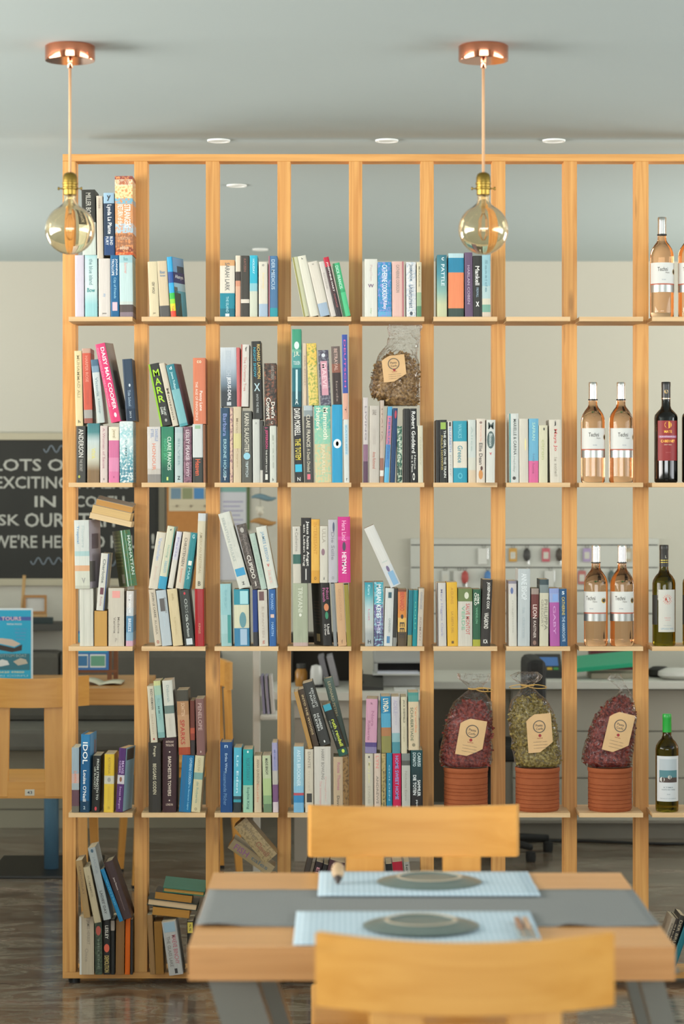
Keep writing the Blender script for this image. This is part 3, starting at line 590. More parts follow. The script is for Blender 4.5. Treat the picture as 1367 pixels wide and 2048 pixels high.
b(268, 1418, 260, 900, 136, 'blue and cream book with beach portrait', '#2f8a9c .02 #3a93a4 .27 #d8d6b8 .68 #3f83a8', [T('x', '#9fcfd3', .03, .26, .6, .18, 'r'), T('o', '#5f8f96', .4, .68, .5, .08, 'o'), T('x', '#9fb8cc', .7, .98, .5, .12, 'r')])
b(438, 1418, 430, 905, 44, 'royal blue back cover', '#27407f .75 #3a3a3c')
b(492, 1418, 478, 905, 84, 'off white memoir with photo at top', '#d3cbbc', [T('x', '#6a4a48', .03, .19, .6, -.1, 'r'), T('ELEFANTEN', '#b5a898', .3, .85, .25), T('g', '#c07a6a', .9, .96, .3, 0, 'h')])
b(586, 1418, 578, 900, 60, 'cobalt blue paperback', '#2f63a0', [T('RICHARD', '#8fb5dc', .08, .36, .45), T('x', '#d8b8a8', .44, .5, .6, 0, 'r'), T('MARTIN', '#8fb5dc', .58, .82, .4)])
cell(2, 2, 1)
b(310, 898, 118, 215, 104, 'tall ivory paperback leaning steeply left', '#d6d6ca', [T('SEBASTIAN FAULKS', '#aab0aa', .06, .64, .26, -.2), T('A Possible Life', '#c3c5ba', .12, .6, .22, .16), T('x', '#3a94bd', .74, .84, .9, 0, 'r'), T('z', '#4a4a46', .92, .96, .25, 0, 'h')])
b(432, 898, 284, 310, 78, 'dark brown paperback with white title', '#4f4842', [T('o', '#a8a29a', .05, .13, .5, 0, 'o'), T('INQUISITION', '#8a8078', .15, .46, .35), T('CUPIDO', '#e4ded2', .48, .84, .5), T('j', '#d0c8bc', .88, .96, .25, 0, 'h')], art='#6a5f58')
b(511, 893, 402, 385, 52, 'slim mint paperback leaning left', '#b3c6b8', [T('THE KEEPER', '#96b0a0', .1, .8, .35)])
b(570, 895, 462, 330, 92, 'white paperback with blue author name', '#d8d8cb', [T('JAMES LEESON', '#7d9fb5', .08, .56, .42), T('v', '#c8605a', .6, .65, .3, 0, 'h'), T('last', '#d8b5a8', .7, .92, .35)])
cell(2, 3, 0)
b(802, 1418, 798, 845, 134, 'thick sage green book', '#aab096 .94 #c0a8a0', [T('TRIVANI', '#cdd0bc', .06, .46, .34), T('v', '#dfe0d0', .48, .53, .2, 0, 'o'), T('GARDEN', '#9fa68c', .56, .86, .2)])
b(1080, 1415, 1052, 845, 84, 'black thriller with magenta author, back cover showing', '#33302c', [T('Nicci', '#c86a9a', .08, .26, .34, .2), T('French', '#c86a9a', .08, .3, .34, -.2), T('o', '#d8885a', .33, .45, .6, 0, 'o'), T('o', '#3f8f6a', .46, .58, .4, 0, 'o'), T('Until', '#efe9e0', .66, .82, .3, .1), T("it's Over", '#efe9e0', .66, .84, .25, -.22), T('x', '#6a4f48', 0.3, 0.31, 0.6, 0.2, 'kl'), T('x', '#6a4f48', 0.35, 0.36, 0.6, 0.2, 'kl'), T('x', '#6a4f48', 0.4, 0.41000000000000003, 0.6, 0.2, 'kl'), T('x', '#6a4f48', 0.45, 0.46, 0.6, 0.2, 'kl'), T('x', '#6a4f48', 0.5, 0.51, 0.6, 0.2, 'kl'), T('x', '#6a4f48', 0.55, 0.56, 0.6, 0.2, 'kl'), T('x', '#6a4f48', 0.6000000000000001, 0.6100000000000001, 0.6, 0.2, 'kl'), T('x', '#6a4f48', 0.65, 0.66, 0.6, 0.2, 'kl'), T('x', '#c0a878', 0.82, 0.94, 0.35, 0.3, 'kl')], yaw=-16, d=.11)
b(1172, 1415, 1144, 845, 30, 'thin grey paperback', '#8a8d8c')
b(1212, 1415, 1182, 840, 76, 'peach tan paperback', '#d0a77c', [T('DINOSAURS', '#b88f66', .1, .6, .3), T('f', '#8a6a4a', .9, .96, .2, 0, 'h')])
b(1292, 1410, 1264, 850, 40, 'olive yellow paperback at right end', '#958735')
cell(2, 3, 1)
b(802, 828, 796, 310, 72, 'pale grey paperback with green photo', '#cfcabd .49 #3f6a5f .66 #cdc7b8', [T('Catherine', '#9a948a', .1, .44, .4), T('x', '#55524c', .04, .08, .2, 0, 'h')])
b(873, 830, 872, 235, 90, 'black book with white gothic lettering', '#2a2724', [T('Jesus hatte Angst', '#e8e4dc', .05, .74, .38, .16), T('ein Leben lang', '#dfdad0', .1, .74, .3, -.2), T('I', '#cfcbc4', .78, .95, .12, 0, 'h')])
b(966, 830, 966, 248, 75, 'mustard yellow paperback', '#e3aa45 .1 #e8b452 .8 #dca03a', [T('INTERESSANT', '#c98f30', .05, .55, .45), T('O', '#7a5a20', .9, .95, .3, 0, 'h')])
b(1046, 828, 1046, 310, 70, 'cream paperback with small purple sketch', '#d3cdbd', [T('ULLA', '#a59c8c', .05, .3, .5), T('x', '#8a6a74', .4, .52, .5, -.1, 'o'), T('j', '#555', .9, .95, .2, 0, 'h')])
b(1124, 825, 1121, 250, 80, 'silver lilac paperback', '#bcb9bd', [T('Die Stille', '#8a868c', .2, .64, .4), T('x', '#4a5068', .04, .2, .25, .1, 'o'), T('O', '#8a8a88', .9, .95, .25, 0, 'h')])
b(1212, 830, 1207, 230, 112, 'magenta pink hardback with white title', '#d02f86 .3 #d8489a .35 #d02f86', [T('HEYMAN', '#f5ecef', .54, .86, .4), T('Hera Lind', '#f0a8cc', .06, .36, .4), T('x', '#4a3a52', .38, .52, .3, 0, 'o')], hard=1)
blk(700, 980, Z); cell(2, 4, 0)
b(136, 1412, 132, 830, 76, 'turquoise sky paperback fading to white', '#2f8f9f .2 #58adb6 .4 #bcd0cf .7 #c9ccc6 .8 #a8adab', [T('Kiera', '#a8d8dc', .04, .2, .35), T('Lost', '#c88a9c', .42, .6, .25), T('H', '#33332f', .9, .96, .4, 0, 'h')], g=1)
b(217, 1415, 217, 830, 84, 'teal and violet paperback with white letters', '#3f9fae .35 #6a5f8c .75 #4a4468', [T('MARIAN KEYES', '#eef2f2', .04, .56, .55), T('THIS', '#cfc8dc', .6, .8, .4)], art='#8fb8c4')
b(305, 1418, 321, 890, 78, 'white paperback with navy square', '#d2d4cf', [T('x', '#33545f', .07, .17, .42, .05, 'r'), T('CAVENDISH', '#7f8a8a', .52, .76, .25, .1), T('b', '#4f7fa5', .83, .95, .4, 0, 'r')])
b(388, 1415, 402, 890, 34, 'thin black paperback', '#33322c .85 #8a8a84')
b(430, 1413, 432, 895, 80, 'sunset orange paperback with dark foot', '#7a4a34 .04 #d9824a .35 #d98a3f .5 #e3b45f .75 #5a4a34', [T('BERNARDO', '#b8392f', .05, .38, .55), T('EEE', '#3a3028', .58, .86, .6), T('o', '#3a3028', .44, .52, .35, 0, 'o')])
b(520, 1415, 534, 905, 40, 'dark teal paperback', '#1f7480 .8 #8f8a5c')
b(566, 1415, 576, 905, 44, 'glossy teal paperback', '#238a92', [T('GOLD', '#4fae9a', .2, .7, .4)], rough=.2)
b(605, 1415, 622, 890, 52, 'beige paperback at right end', '#c8bcaa', [T('OFFSHORE', '#8a9098', .06, .36, .4), T('ROMAN', '#a08a80', .5, .9, .35)])
cell(2, 4, 1)
b(370, 885, 125, 345, 96, 'white paperback toppled against the post', '#d8d6cf .66 #cfd3d4', [T('x', '#7fa6c4', .76, .98, .6, .1, 'r'), T('o', '#6f5f80', .66, .76, .3, 0, 'o'), T('x', '#b8c0b8', .58, .6, .6, 0, 'r')], art='')
cell(2, 5, 0)
b(796, 1412, 789, 835, 80, 'cream white paperback with lilac print', '#cfcac2', [T('Mary Higgins Clark', '#9a98b0', .1, .85, .35), T('x', '#4a3f3a', 0, 1, .1, -.46, 'r')])
b(886, 1412, 877, 830, 96, 'golden yellow paperback', '#e2b134', [T('AGUNIS', '#c08f26', .08, .34, .28), T('LA GESTA DEL', '#b0842a', .46, .8, .22), T('x', '#6a4f20', .92, .96, .25, 0, 'r')])
b(981, 1415, 981, 890, 130, 'white paperback with garden photo on top', '#6f7f4a .22 #cfcabc', [T('SALVE MONTOT', '#c0605a', .26, .8, .3, .18), T('VERDE', '#7fae8f', .3, .72, .25, -.14), T('o', '#cfd0b8', .06, .18, .35, .1, 'o')], art='')
b(1116, 1410, 1119, 892, 74, 'dark green paperback with white title', '#2e5f42 .88 #a8a83a', [T('citt', '#efeee0', .08, .26, .36, .2), T('CHILO', '#efeee0', .06, .28, .36, -.18), T('VANDELON', '#6fae86', .32, .6, .3)])
b(1180, 1410, 1202, 805, 94, 'black brown saga with white lettering', '#332e28', [T('JOSEPHINE COX', '#efece4', .04, .44, .4, .1), T('VAGABOND', '#e3dfd4', .5, .74, .5), T('ICA', '#efece4', .9, .96, .5, 0, 'h')])
blk(985, 1060, 1367 / 382); cell(2, 6, 0)
b(116, 812, 113, 345, 56, 'white book with floral top', '#8a8490 .04 #cdc6c2 .2 #d5d1c4', [T('x', '#5f6f9a', .1, .2, .4, -.1, 'o'), T('magnolia', '#b5b2a5', .3, .8, .3)], art='')
b(178, 818, 181, 265, 86, 'tall pale silver hardback', '#bfc6c6', [T('ANNE BISHOP', '#dfe4e4', .06, .4, .5), T('la dama', '#a8b2b4', .5, .9, .25)], hard=1)
b(271, 815, 275, 402, 54, 'brown paperback with red and white lettering', '#a08f84 .1 #6f3a34 .5 #4a3630', [T('LEON', '#dfc9c0', .28, .52, .6), T('KASTNER', '#cdbfb4', .56, .86, .4), T('o', '#8a6a5c', .9, .98, .5, 0, 'o')])
b(333, 818, 336, 340, 64, 'cream paperback with dark leafy top', '#3f4f52 .08 #7f8a88 .2 #d0cbb2', [T('PHILIPPA', '#8a8676', .3, .76, .4, .2), T('GREGORY', '#9a9684', .3, .72, .3, -.2)])
b(409, 818, 403, 405, 70, 'orchid purple paperback', '#8f9fd0 .08 #9aa8d2 .24 #b05aa2', [T('x', '#7f9fd4', .1, .22, .6, .1, 'r'), T('GABY', '#c98fc4', .3, .8, .3)])
b(482, 815, 476, 405, 52, 'steel blue paperback at right end', '#22527c', [T('CATHERINE', '#c8b45a', .14, .46, .45), T('THE HARROGATE', '#b3c8d8', .48, .92, .45), T('s', '#cfdce4', .04, .1, .4, 0, 'h')])
# ---- fourth tier
blk(120, 1300, Z); cell(3, 0, 0)
b(106, 1475, 106, 885, 66, 'misty grey paperback with walking figure', '#9fb0b8 .4 #cdb0a8 .55 #a8b2b4 .65 #6a4a52 .9 #6f6a5c', [T('DAWN', '#d8845f', .36, .54, .35)])
b(180, 1475, 192, 765, 88, 'bright blue hardback standing tall', '#2f7fb0 .15 #1f5f8c .85 #1a3f5a', [T('IDOL', '#f4f4f0', .1, .38, .62), T("Louise O'Neill", '#eef0ee', .46, .86, .42), T('2', '#b8c8d0', .92, .96, .25, 0, 'h'), T('x', '#4f8fbe', 0.0, 0.99, 1, 0, 'k'), T('x', '#b8a0a4', 0.1, 0.4, 0.3, 0.6, 'k')], yaw=4, hard=1, pages='#c9a878')
b(280, 1472, 293, 955, 80, 'black paperback with small white lettering', '#22211c', [T('FROM STRENGTH TO', '#cfd0c4', .06, .78, .3, .14), T('LEE BLACKETT', '#b5b6a8', .2, .6, .26, -.18), T('x', '#c83a44', .9, .97, .3, 0, 'o')])
b(398, 1475, 406, 945, 88, 'bright yellow paperback with grey label', '#dfb932 .37 #cfc9b4 .51 #e2bf40', [T('KATERINA', '#a8892a', .06, .34, .25), T('x', '#9a968a', .4, .48, .4, 0, 'o'), T('lemon', '#cfa92e', .56, .8, .3), T('m', '#b5952a', .9, .95, .2, 0, 'h')])
b(505, 1477, 538, 895, 64, 'purple paperback showing its pale blue cover', '#55306a .42 #cfc8cc .56 #55306a', [T('MAVIS', '#c3a8cf', .2, .4, .4, .2), T('CHEEK', '#c3a8cf', .2, .4, .3, -.2), T('Sweet Margot', '#b89ac4', .6, .95, .4), T('o', '#8a5a3f', .45, .53, .4, 0, 'o'), T('x', '#8fb0be', 0.0, 0.99, 1, 0, 'k'), T('x', '#5a5450', 0.02, 0.2, 0.8, 0.1, 'k')], yaw=11, d=.105, pages='#c9a878')
cell(3, 1, 0)
b(807, 1465, 804, 830, 112, 'dark olive brown hardback classic', '#35312a', [T('Penge', '#c9bfa2', .05, .2, .3), T('BEGGARS GODEN', '#c9bfa2', .3, .74, .3)], hard=1)
b(932, 1465, 936, 785, 126, 'dark maroon cloth hardback classic', '#3c2226', [T('ANTHONY', '#cdb6a4', .04, .07, .65, 0, 'h'), T('TROLLOPE', '#cdb6a4', .085, .115, .65, 0, 'h'), T('o', '#d8c8b4', .18, .2, .1, 0, 'o'), T('BARCHESTER TOWERS', '#dccbb8', .25, .78, .26), T('o', '#d8c8b4', .83, .85, .1, 0, 'o'), T('LONDON', '#cdb6a4', .88, .91, .55, 0, 'h')], hard=1)
b(1082, 1463, 1114, 946, 108, 'sea blue paperback tilting right', '#1b73a4', [T('CATHERINE COOKSON', '#a8d4e6', .04, .5, .24, .25), T('The Bannaman Legacy', '#7fbcd8', .5, .96, .2, .22), T('x', '#15608c', 0, 1, .3, -.25, 'r')])
b(1194, 1465, 1232, 950, 80, 'cream paperback with blue patch', '#d6cba4 .3 #7fa8a0 .42 #d6caa2', [T('CAROLINA', '#a89a72', .04, .28, .3), T('de Robertis', '#8fa08c', .46, .84, .3), T('O', '#6a6048', .92, .97, .3, 0, 'h')])
cell(3, 1, 1)
b(828, 825, 792, 312, 60, 'cream slim paperback leaning left', '#d6cbb2', [T('INGO HERMANN', '#5f584c', .05, .42, .4, .1), T('lachen', '#b8a890', .5, .85, .3), T('o', '#a8483c', .92, .96, .3, 0, 'o')])
b(894, 768, 850, 250, 62, 'mint and yellow paperback leaning left', '#c9cc8f .08 #a8c4aa .25 #9ac0b8 .9 #7faaa4', [T('SOMMER', '#7fa8a2', .3, .7, .35)])
b(970, 770, 930, 252, 88, 'ivory paperback with dark green sketch', '#d3d2c4 .44 #6f827a .58 #d2cdbd', [T('Deborah', '#9aa8a0', .08, .38, .3), T('ember', '#bdb6a6', .66, .9, .25)])
b(1082, 935, 1060, 345, 106, 'rust and tan novel with red lettering', '#4a463a .17 #b0835a .38 #c0946c .88 #a8482a', [T('SCHATTEN', '#d8b48f', .2, .4, .35), T('SPARKS', '#b03a2c', .46, .84, .42, -.1)])
b(1187, 925, 1183, 425, 42, 'thin dark red brown paperback', '#6a3428 .5 #b5543c .6 #8f3f30 .72 #3c3230')
b(1245, 930, 1232, 415, 76, 'dusty mauve paperback', '#845e58', [T('PENELOPE', '#b89a92', .08, .56, .5), T('o', '#c0a8a0', .92, .96, .15, 0, 'o')])
blk(410, 1300, Z); cell(3, 2, 0)
b(140, 1470, 137, 830, 108, 'deep blue hardback with faded script', '#1d4a80', [T('Rosamunde Pilcher', '#5f86b0', .42, .9, .32, -.1), T('Erika Wens', '#a8c3dc', .16, .44, .22), T('n', '#b8d0e4', .04, .08, .3, 0, 'h')], hard=1)
b(256, 1470, 262, 880, 70, 'sky cyan paperback with dark foot', '#56b4cc .5 #6fc2d2 .75 #37505a .8 #3fa0ae .84 #2f3a3c', [T('Liz', '#bfe6ee', .12, .3, .3), T('Eden', '#cfeaf0', .36, .7, .3)], g=0)
b(346, 1475, 345, 900, 88, 'aqua and mint paperback', '#2aa5a4 .57 #9fccb0', [T('NORTHWAY', '#1f7c84', .14, .5, .45), T('Sophie King', '#3a6a5f', .6, .95, .35), T('o', '#cfe8e6', .02, .06, .2, 0, 'o')])
b(448, 1465, 446, 950, 66, 'cream beige paperback', '#d6c5a6', [T('ANNA QUINDLEN', '#7f725c', .06, .5, .4), T('Black and Blue', '#c88f72', .5, .82, .35)])
b(532, 1467, 520, 950, 76, 'pale green meadow paperback', '#c3cda6 .4 #b5c98f .7 #8fae7f .85 #6f8a6a', [T('MAEVE BINCHY', '#33342c', .05, .34, .35)])
b(618, 1465, 608, 830, 48, 'lavender grey paperback with plum foot', '#a5a0c0 .4 #c3bcb0 .6 #7f5a7f .85 #d8c8cc', [T('MEMORY', '#7f8ac0', .1, .4, .3)])
cell(3, 3, 0)
b(806, 1460, 806, 860, 92, 'light blue paperback with swimmer', '#9cc8d8 .6 #8fc4de .7 #c05a64 .74 #3f8fc4 .85 #7fb8dc', [T('ANITA BROOKNER', '#d3e6ec', .05, .6, .4)])
b(912, 1455, 910, 880, 74, 'cream paperback with black photo', '#d6cbb6', [T('DANTE', '#9a9080', .04, .3, .35), T('x', '#3a3833', .7, .84, .7, 0, 'r'), T('novel', '#b8ac98', .35, .65, .2)])
b(996, 1465, 992, 865, 150, 'thick white saga with grey lettering', '#d3cdc1', [T('HARRY BOWLING', '#8a867e', .04, .5, .2, .02), T('The Ironmonger', '#d8a8a4', .52, .9, .18, -.14), T('Daughter', '#d0b0a8', .46, .85, .14, .18)])
b(1170, 1465, 1168, 960, 86, 'beige novel with faded pink title', '#c3ab8c', [T('Rosie Thomas', '#b0707c', .1, .6, .35, .06), T('Dove', '#5f5548', .7, .9, .3)])
b(1256, 1465, 1253, 960, 52, 'brown speckled paperback', '#8a6a40', art='#5f4628')
cell(3, 3, 1)
b(942, 870, 808, 350, 38, 'thin golden tan paperback leaning left', '#b58a4c')
b(984, 862, 846, 345, 58, 'dark brown paperback with gilt lettering', '#4a3a2a', [T('INTO THE WOODS', '#c3ab7c', .1, .8, .4)])
b(1046, 855, 880, 285, 100, 'charcoal thriller leaning left', '#3b3b37', [T('KEN FOLLETT', '#c3c5bf', .1, .4, .24, .24), T('TRIPLE', '#b8bab4', .14, .4, .22, -.05), T('NUMBER', '#c8cac4', .5, .76, .24, .1), T('ELEVEN', '#c8cac4', .5, .76, .24, -.2), T('o', '#dfe0dc', .92, .96, .15, 0, 'o')])
b(1222, 935, 1064, 470, 84, 'black paperback with yellow lowercase author', '#2c302a .1 #262a25 .86 #2a5548', [T('ruth rendell', '#d4e04a', .3, .82, .42, .14), T('the vault', '#7f8a7c', .3, .7, .2, -.25), T('x', '#2f93a8', .0, .12, .9, 0, 'r'), T('o', '#c8d84a', .88, .95, .35, .1, 'o')], d=.1)
b(1240, 900, 1090, 265, 80, 'grey green hardback leaning behind others', '#5f7368', [T('LEONARD PETERS', '#c3b88f', .05, .55, .35)], d=.1, dy=.121, hard=1)
blk(700, 1300, Z); cell(3, 4, 0)
b(136, 1472, 135, 935, 72, 'cream paperback at left end', '#cdc5b2', [T('o', '#44423c', .04, .08, .2, 0, 'o'), T('Mary Jane', '#d6cf96', .15, .5, .4), T('STAPLES', '#b0a894', .55, .85, .3)])
b(219, 1472, 217, 935, 58, 'blush cream paperback', '#d6c2b0', [T('LYN', '#d88a80', .04, .25, .5), T('ANDREWS', '#8a8074', .38, .85, .4)])
b(286, 1472, 285, 935, 38, 'tan yellow thin paperback', '#b5a06a', [T('DORIS', '#5f5238', .3, .9, .4)], art='#8a7a4a')
b(331, 1472, 331, 930, 50, 'peacock blue paperback', '#2280a0', [T('GOLDEN', '#8fc3d4', .2, .8, .3)])
b(389, 1472, 387, 935, 74, 'crimson paperback with blue lettering', '#c61f4e', [T('HOME SWEET HOME', '#7fa0d8', .04, .78, .45), T('o', '#e3a8b8', .88, .93, .25, 0, 'o')])
b(471, 1472, 468, 935, 76, 'light grey paperback with dark photo', '#7f8580 .12 #5a5a54 .2 #bfbfb4', [T('Nicholas Evans', '#9a958a', .3, .8, .3)])
b(553, 1472, 551, 905, 108, 'dark teal thriller with white lettering', '#1f4a4c .4 #1c3436 .75 #241f1e', [T('DONATO', '#cfe0de', .04, .26, .3, -.2), T('CARRISI', '#cfe0de', .04, .26, .3, .2), T('DIE TOTEN', '#f0f2f0', .4, .72, .3, -.18), T('SAMMLER', '#e6e9e6', .48, .74, .28, .18), T('piper', '#d8dad6', .8, .93, .2)], g=1)
cell(3, 4, 1)
b(134, 925, 146, 430, 104, 'dusty pink paperback with purple foot', '#cf9bb0 .8 #5a4a80 .88 #8a80a4', [T('Nora', '#a8708a', .22, .5, .28, .1), T('Roberts', '#a8708a', .4, .76, .24, -.2), T('k', '#7a4a62', .06, .1, .2, 0, 'h')], yaw=2)
b(286, 925, 278, 410, 88, 'blue seaside paperback with rocky foot', '#2f86ae .3 #56a4c2 .55 #b07a50 .7 #8f8a50', [T('LYNDA', '#eee6c8', .04, .28, .6)], art='')
b(382, 922, 374, 405, 72, 'lilac white paperback with teal foot', '#cbc6c8 .64 #8fb5b8 .8 #4f8f9a', [T('ADELE', '#a8a0b4', .06, .3, .5), T('geras', '#b5adb8', .3, .5, .3)])
b(465, 920, 461, 405, 52, 'cream slim paperback with black author', '#d3c8aa', [T('JACK SHEFFIELD', '#4a4438', .05, .46, .4), T('village', '#a09678', .52, .8, .3)])
b(531, 895, 527, 370, 94, 'cream paperback with teal painted top', '#4f958c .05 #5f9a8f .16 #d8c4a2', [T('SCHUBERTIADE', '#5a6a4f', .26, .84, .3, -.16), T('Veronika', '#d8946c', .24, .7, .24, .24), T('o', '#8a7f64', .88, .94, .35, 0, 'o')], art='')
# ---- bottom tier
Z5 = 1367 / 310
blk(110, 1630, Z5); cell(4, 0, 0)
b(215, 1392, 213, 880, 128, 'cream beige paperback with white edge', '#bfae94', [T('JAMES HERBERT', '#8f8270', .06, .48, .3, .1), T('Once', '#9a8d7a', .55, .78, .25), T('x', '#cfcac0', 0, 1, .15, -.42, 'r')])
b(352, 1392, 348, 925, 66, 'dark green paperback with red bloom', '#3a4236', [T('x', '#b0503f', .08, .26, .75, 0, 'o'), T('HELENE', '#6f7a66', .34, .9, .3)], art='#4f5a44')
b(425, 1392, 424, 900, 62, 'black paperback with red flower', '#24211c', [T('LESLEY', '#d8d2c4', .12, .36, .5), T('o', '#d05a40', .45, .6, .85, 0, 'o'), T('DEMOLITION', '#c0a860', .66, .96, .7)])
b(492, 1392, 490, 905, 34, 'thin black paperback', '#1f1d19 .02 #a89a8c .2 #1f1d19')
b(533, 1398, 538, 920, 74, 'worn tan brown book', '#8a6238')
b(615, 1402, 621, 905, 46, 'vivid orange paperback', '#d6600f')
b(670, 1390, 672, 905, 22, 'very thin black paperback', '#2a2622')
cell(4, 0, 1)
b(255, 890, 180, 385, 58, 'tan foxed paperback leaning left', '#a8885a', [T('CHOCOLAT', '#7a6040', .1, .6, .3)], dy=-.03)
b(346, 900, 246, 410, 60, 'cream foxed paperback leaning left', '#bfae8c', [T('SUMMER', '#958668', .15, .55, .3)], dy=-.03)
b(428, 890, 288, 255, 76, 'tall pale grey paperback leaning left', '#a9adaa', [T("LADIES' DAY", '#4a4a46', .6, .92, .4), T('JACKIE', '#8a9094', .12, .36, .4), T('o', '#3f5a6a', .02, .07, .4, 0, 'o')], dy=-.03)
b(558, 915, 388, 455, 50, 'bright blue paperback leaning left', '#1f7aa8', [T('WINTER', '#5fb0cc', .2, .7, .3)], dy=-.03)
b(625, 900, 452, 395, 84, 'dark plum brown hardback leaning left', '#43302e', [T('James Patterson', '#c8b8b0', .28, .5, .25), T('honeymoon', '#8a706a', .52, .85, .15)], dy=-.03, hard=1)
cell(4, 1, 0)
b(825, 1400, 795, 875, 50, 'tan thin paperback', '#9a7448')
b(885, 1395, 868, 930, 76, 'brown book turned fore edge outwards', '#80581f', fore=1, pages='#96692c')
b(1005, 1408, 938, 935, 124, 'pale paperback with red author name', '#b8b4ae', [T('x', '#8fa5b0', .02, .2, .9, 0, 'r'), T('MAEVE BINCHY', '#b06a70', .26, .8, .34, .22), T('THE GLASS LAKE', '#7a756e', .28, .84, .26, -.2), T('b', '#2f2b28', .88, .97, .22, .05, 'r')], dy=-.02)
b(1170, 1395, 1162, 925, 56, 'black paperback with yellow sticker', '#25221c', [T('x', '#d0b84a', .02, .22, .9, 0, 'r'), T('SS', '#4a3f20', .05, .19, .35, 0, 'd')])
cell(4, 1, 1)
b(862, 848, 1188, 882, 72, 'tan paged paperback lying at bottom', '#8a6428', fore=1, pages='#b07c34', d=.11, place='on its side in pile')
cell(4, 1, 2)
b(782, 745, 1222, 800, 62, 'dark green hardback lying flat', '#25332c', fore=1, hard=1, pages='#cfb088', d=.115, place='on its side in pile')
cell(4, 1, 3)
b(885, 655, 1210, 695, 66, 'brown paged paperback lying flat', '#2f2b28', fore=1, pages='#a8752e', d=.105, place='on its side in pile')
cell(4, 1, 4)
b(955, 600, 1322, 640, 44, 'green clothbound hardback lying on top', '#3c7860', fore=1, hard=1, pages='#b98a44', d=.12, place='on its side in pile', pitch=8)
blk(380, 1590, 1367 / 500); cell(4, 2, 0)
b(172, 965, 172, 640, 60, 'brown paperback behind the table', '#7a5a38')
b(240, 965, 240, 650, 50, 'grey paperback behind the table', '#77736a')
b(300, 965, 300, 640, 70, 'cream paperback behind the table', '#b5a484')
b(380, 965, 380, 645, 80, 'dark red paperback behind the table', '#5f2a26')
cell(4, 2, 1)
b(178, 640, 176, 430, 290, 'yellowed boxed volume behind the table', '#a88c5a', d=.1)
cell(4, 2, 2)
b(428, 455, 205, 300, 62, 'yellowed paperback with purple title', '#a3906c', [T('FISH', '#8f5a80', .1, .42, .6), T('tales', '#5f6a6c', .5, .9, .4)], d=.1, pages='#a8772c')
cell(4, 2, 3)
b(410, 400, 240, 200, 84, 'swollen yellowed paperback leaning on top', '#9a8560', [T('James', '#7a6a50', .1, .5, .34, .1), T('Clavell', '#8a5a40', .55, .9, .4, 0)], d=.1, pages='#8a6226', art='#7f6d4c', dy=-.07)
blk(380, 1590, 1367 / 500); cell(4, 3, 0)
b(565, 965, 565, 640, 70, 'olive paperback behind the table', '#6a6440')
b(645, 965, 645, 645, 80, 'navy paperback behind the table', '#27384a')
b(735, 965, 735, 640, 90, 'beige paperback behind the table', '#a89a80')
cell(4, 3, 1)
b(570, 625, 655, 255, 30, 'thin dark paperback leaning right', '#4a4038', dy=-.02)
b(612, 625, 690, 330, 38, 'black paperback with pink lettering', '#2f2224', [T('EDEN', '#c88a90', .1, .5, .5)], dy=-.02)
b(658, 625, 730, 340, 26, 'thin black paperback leaning right', '#262220', dy=-.02)
b(690, 625, 765, 335, 84, 'dark wine paperback leaning right', '#4f3034', [T('STONE', '#b08a8c', .05, .5, .6), T('ROSE', '#a07a7c', .05, .5, .3, .35)], dy=-.02)
cell(4, 4, 0)
b(960, 965, 960, 640, 80, 'teal paperback behind the table', '#2f5f62')
b(1050, 965, 1050, 650, 70, 'brown paperback behind the table', '#6a4a2c')
b(1130, 965, 1130, 640, 90, 'grey green paperback behind the table', '#6a7064')
cell(4, 4, 1)
b(960, 630, 950, 330, 90, 'charcoal paperback behind far chair', '#4a4844', dy=-.02)
b(1092, 630, 1068, 335, 34, 'black slim paperback below far chair', '#23211e', dy=-.02)
b(1136, 630, 1104, 335, 54, 'bright red paperback below far chair', '#b01f34', dy=-.02)
b(1198, 630, 1166, 335, 32, 'white slim paperback below far chair', '#a8a49a', [T('lettres', '#55524c', .05, .5, .5)], dy=-.02)
blk(1100, 1760, 1367 / 267); cell(4, 8, 0)
b(1050, 945, 1246, 372, 44, 'cream paperback showing its foxed cover', '#a89a86', [T('KAUFMANN', '#5f564a', .1, .6, .4)], yaw=0)
b(1096, 945, 1290, 375, 30, 'thin dark brown paperback', '#3a3128', [T('SIEBEN', '#a89a84', .1, .6, .5)])
b(1130, 945, 1330, 350, 54, 'dark book with beige capitals', '#34302a', [T('DER BRUDER', '#a89a80', .08, .7, .6)])
b(1200, 945, 1392, 400, 60, 'teal paperback leaning right', '#23737f')


# resolve: keep neighbours from cutting into each other, stand every book on what carries it
def rect(bk):
    c, s = math.cos(bk['th']), math.sin(bk['th'])
    u = Vector((c, -s)); v = Vector((s, c))
    ext = bk['d'] * math.sin(abs(bk['yaw'])); ww = bk['w'] * math.cos(bk['yaw'])
    o = Vector((bk['x'], bk['z']))
    if bk['yaw'] < 0: o = o - u * ext
    W = ww + ext
    return [o, o + u * W, o + u * W + v * bk['h'], o + v * bk['h']], u, v
def sat(A, B):
    a, ua, va = rect(A); b_, ub, vb = rect(B)
    best = 1e9; ax_b = None
    for ax in (ua, va, ub, vb):
        pa = [p.dot(ax) for p in a]; pb = [p.dot(ax) for p in b_]
        o = min(max(pa), max(pb)) - max(min(pa), min(pb))
        if o <= 0: return 0
        best = min(best, o)
    return best
def ydisj(A, B): return A['Y'] + A['d'] <= B['Y'] + 1e-4 or B['Y'] + B['d'] <= A['Y'] + 1e-4
def hi_lo(poly, x, top):
    r = None
    for i in range(4):
        p, q = poly[i], poly[(i + 1) % 4]
        if abs(p.x - q.x) < 1e-9: continue
        t = (x - p.x) / (q.x - p.x)
        if -1e-9 <= t <= 1 + 1e-9:
            z = p.y + t * (q.y - p.y)
            r = z if r is None else (max(r, z) if top else min(r, z))
    return r
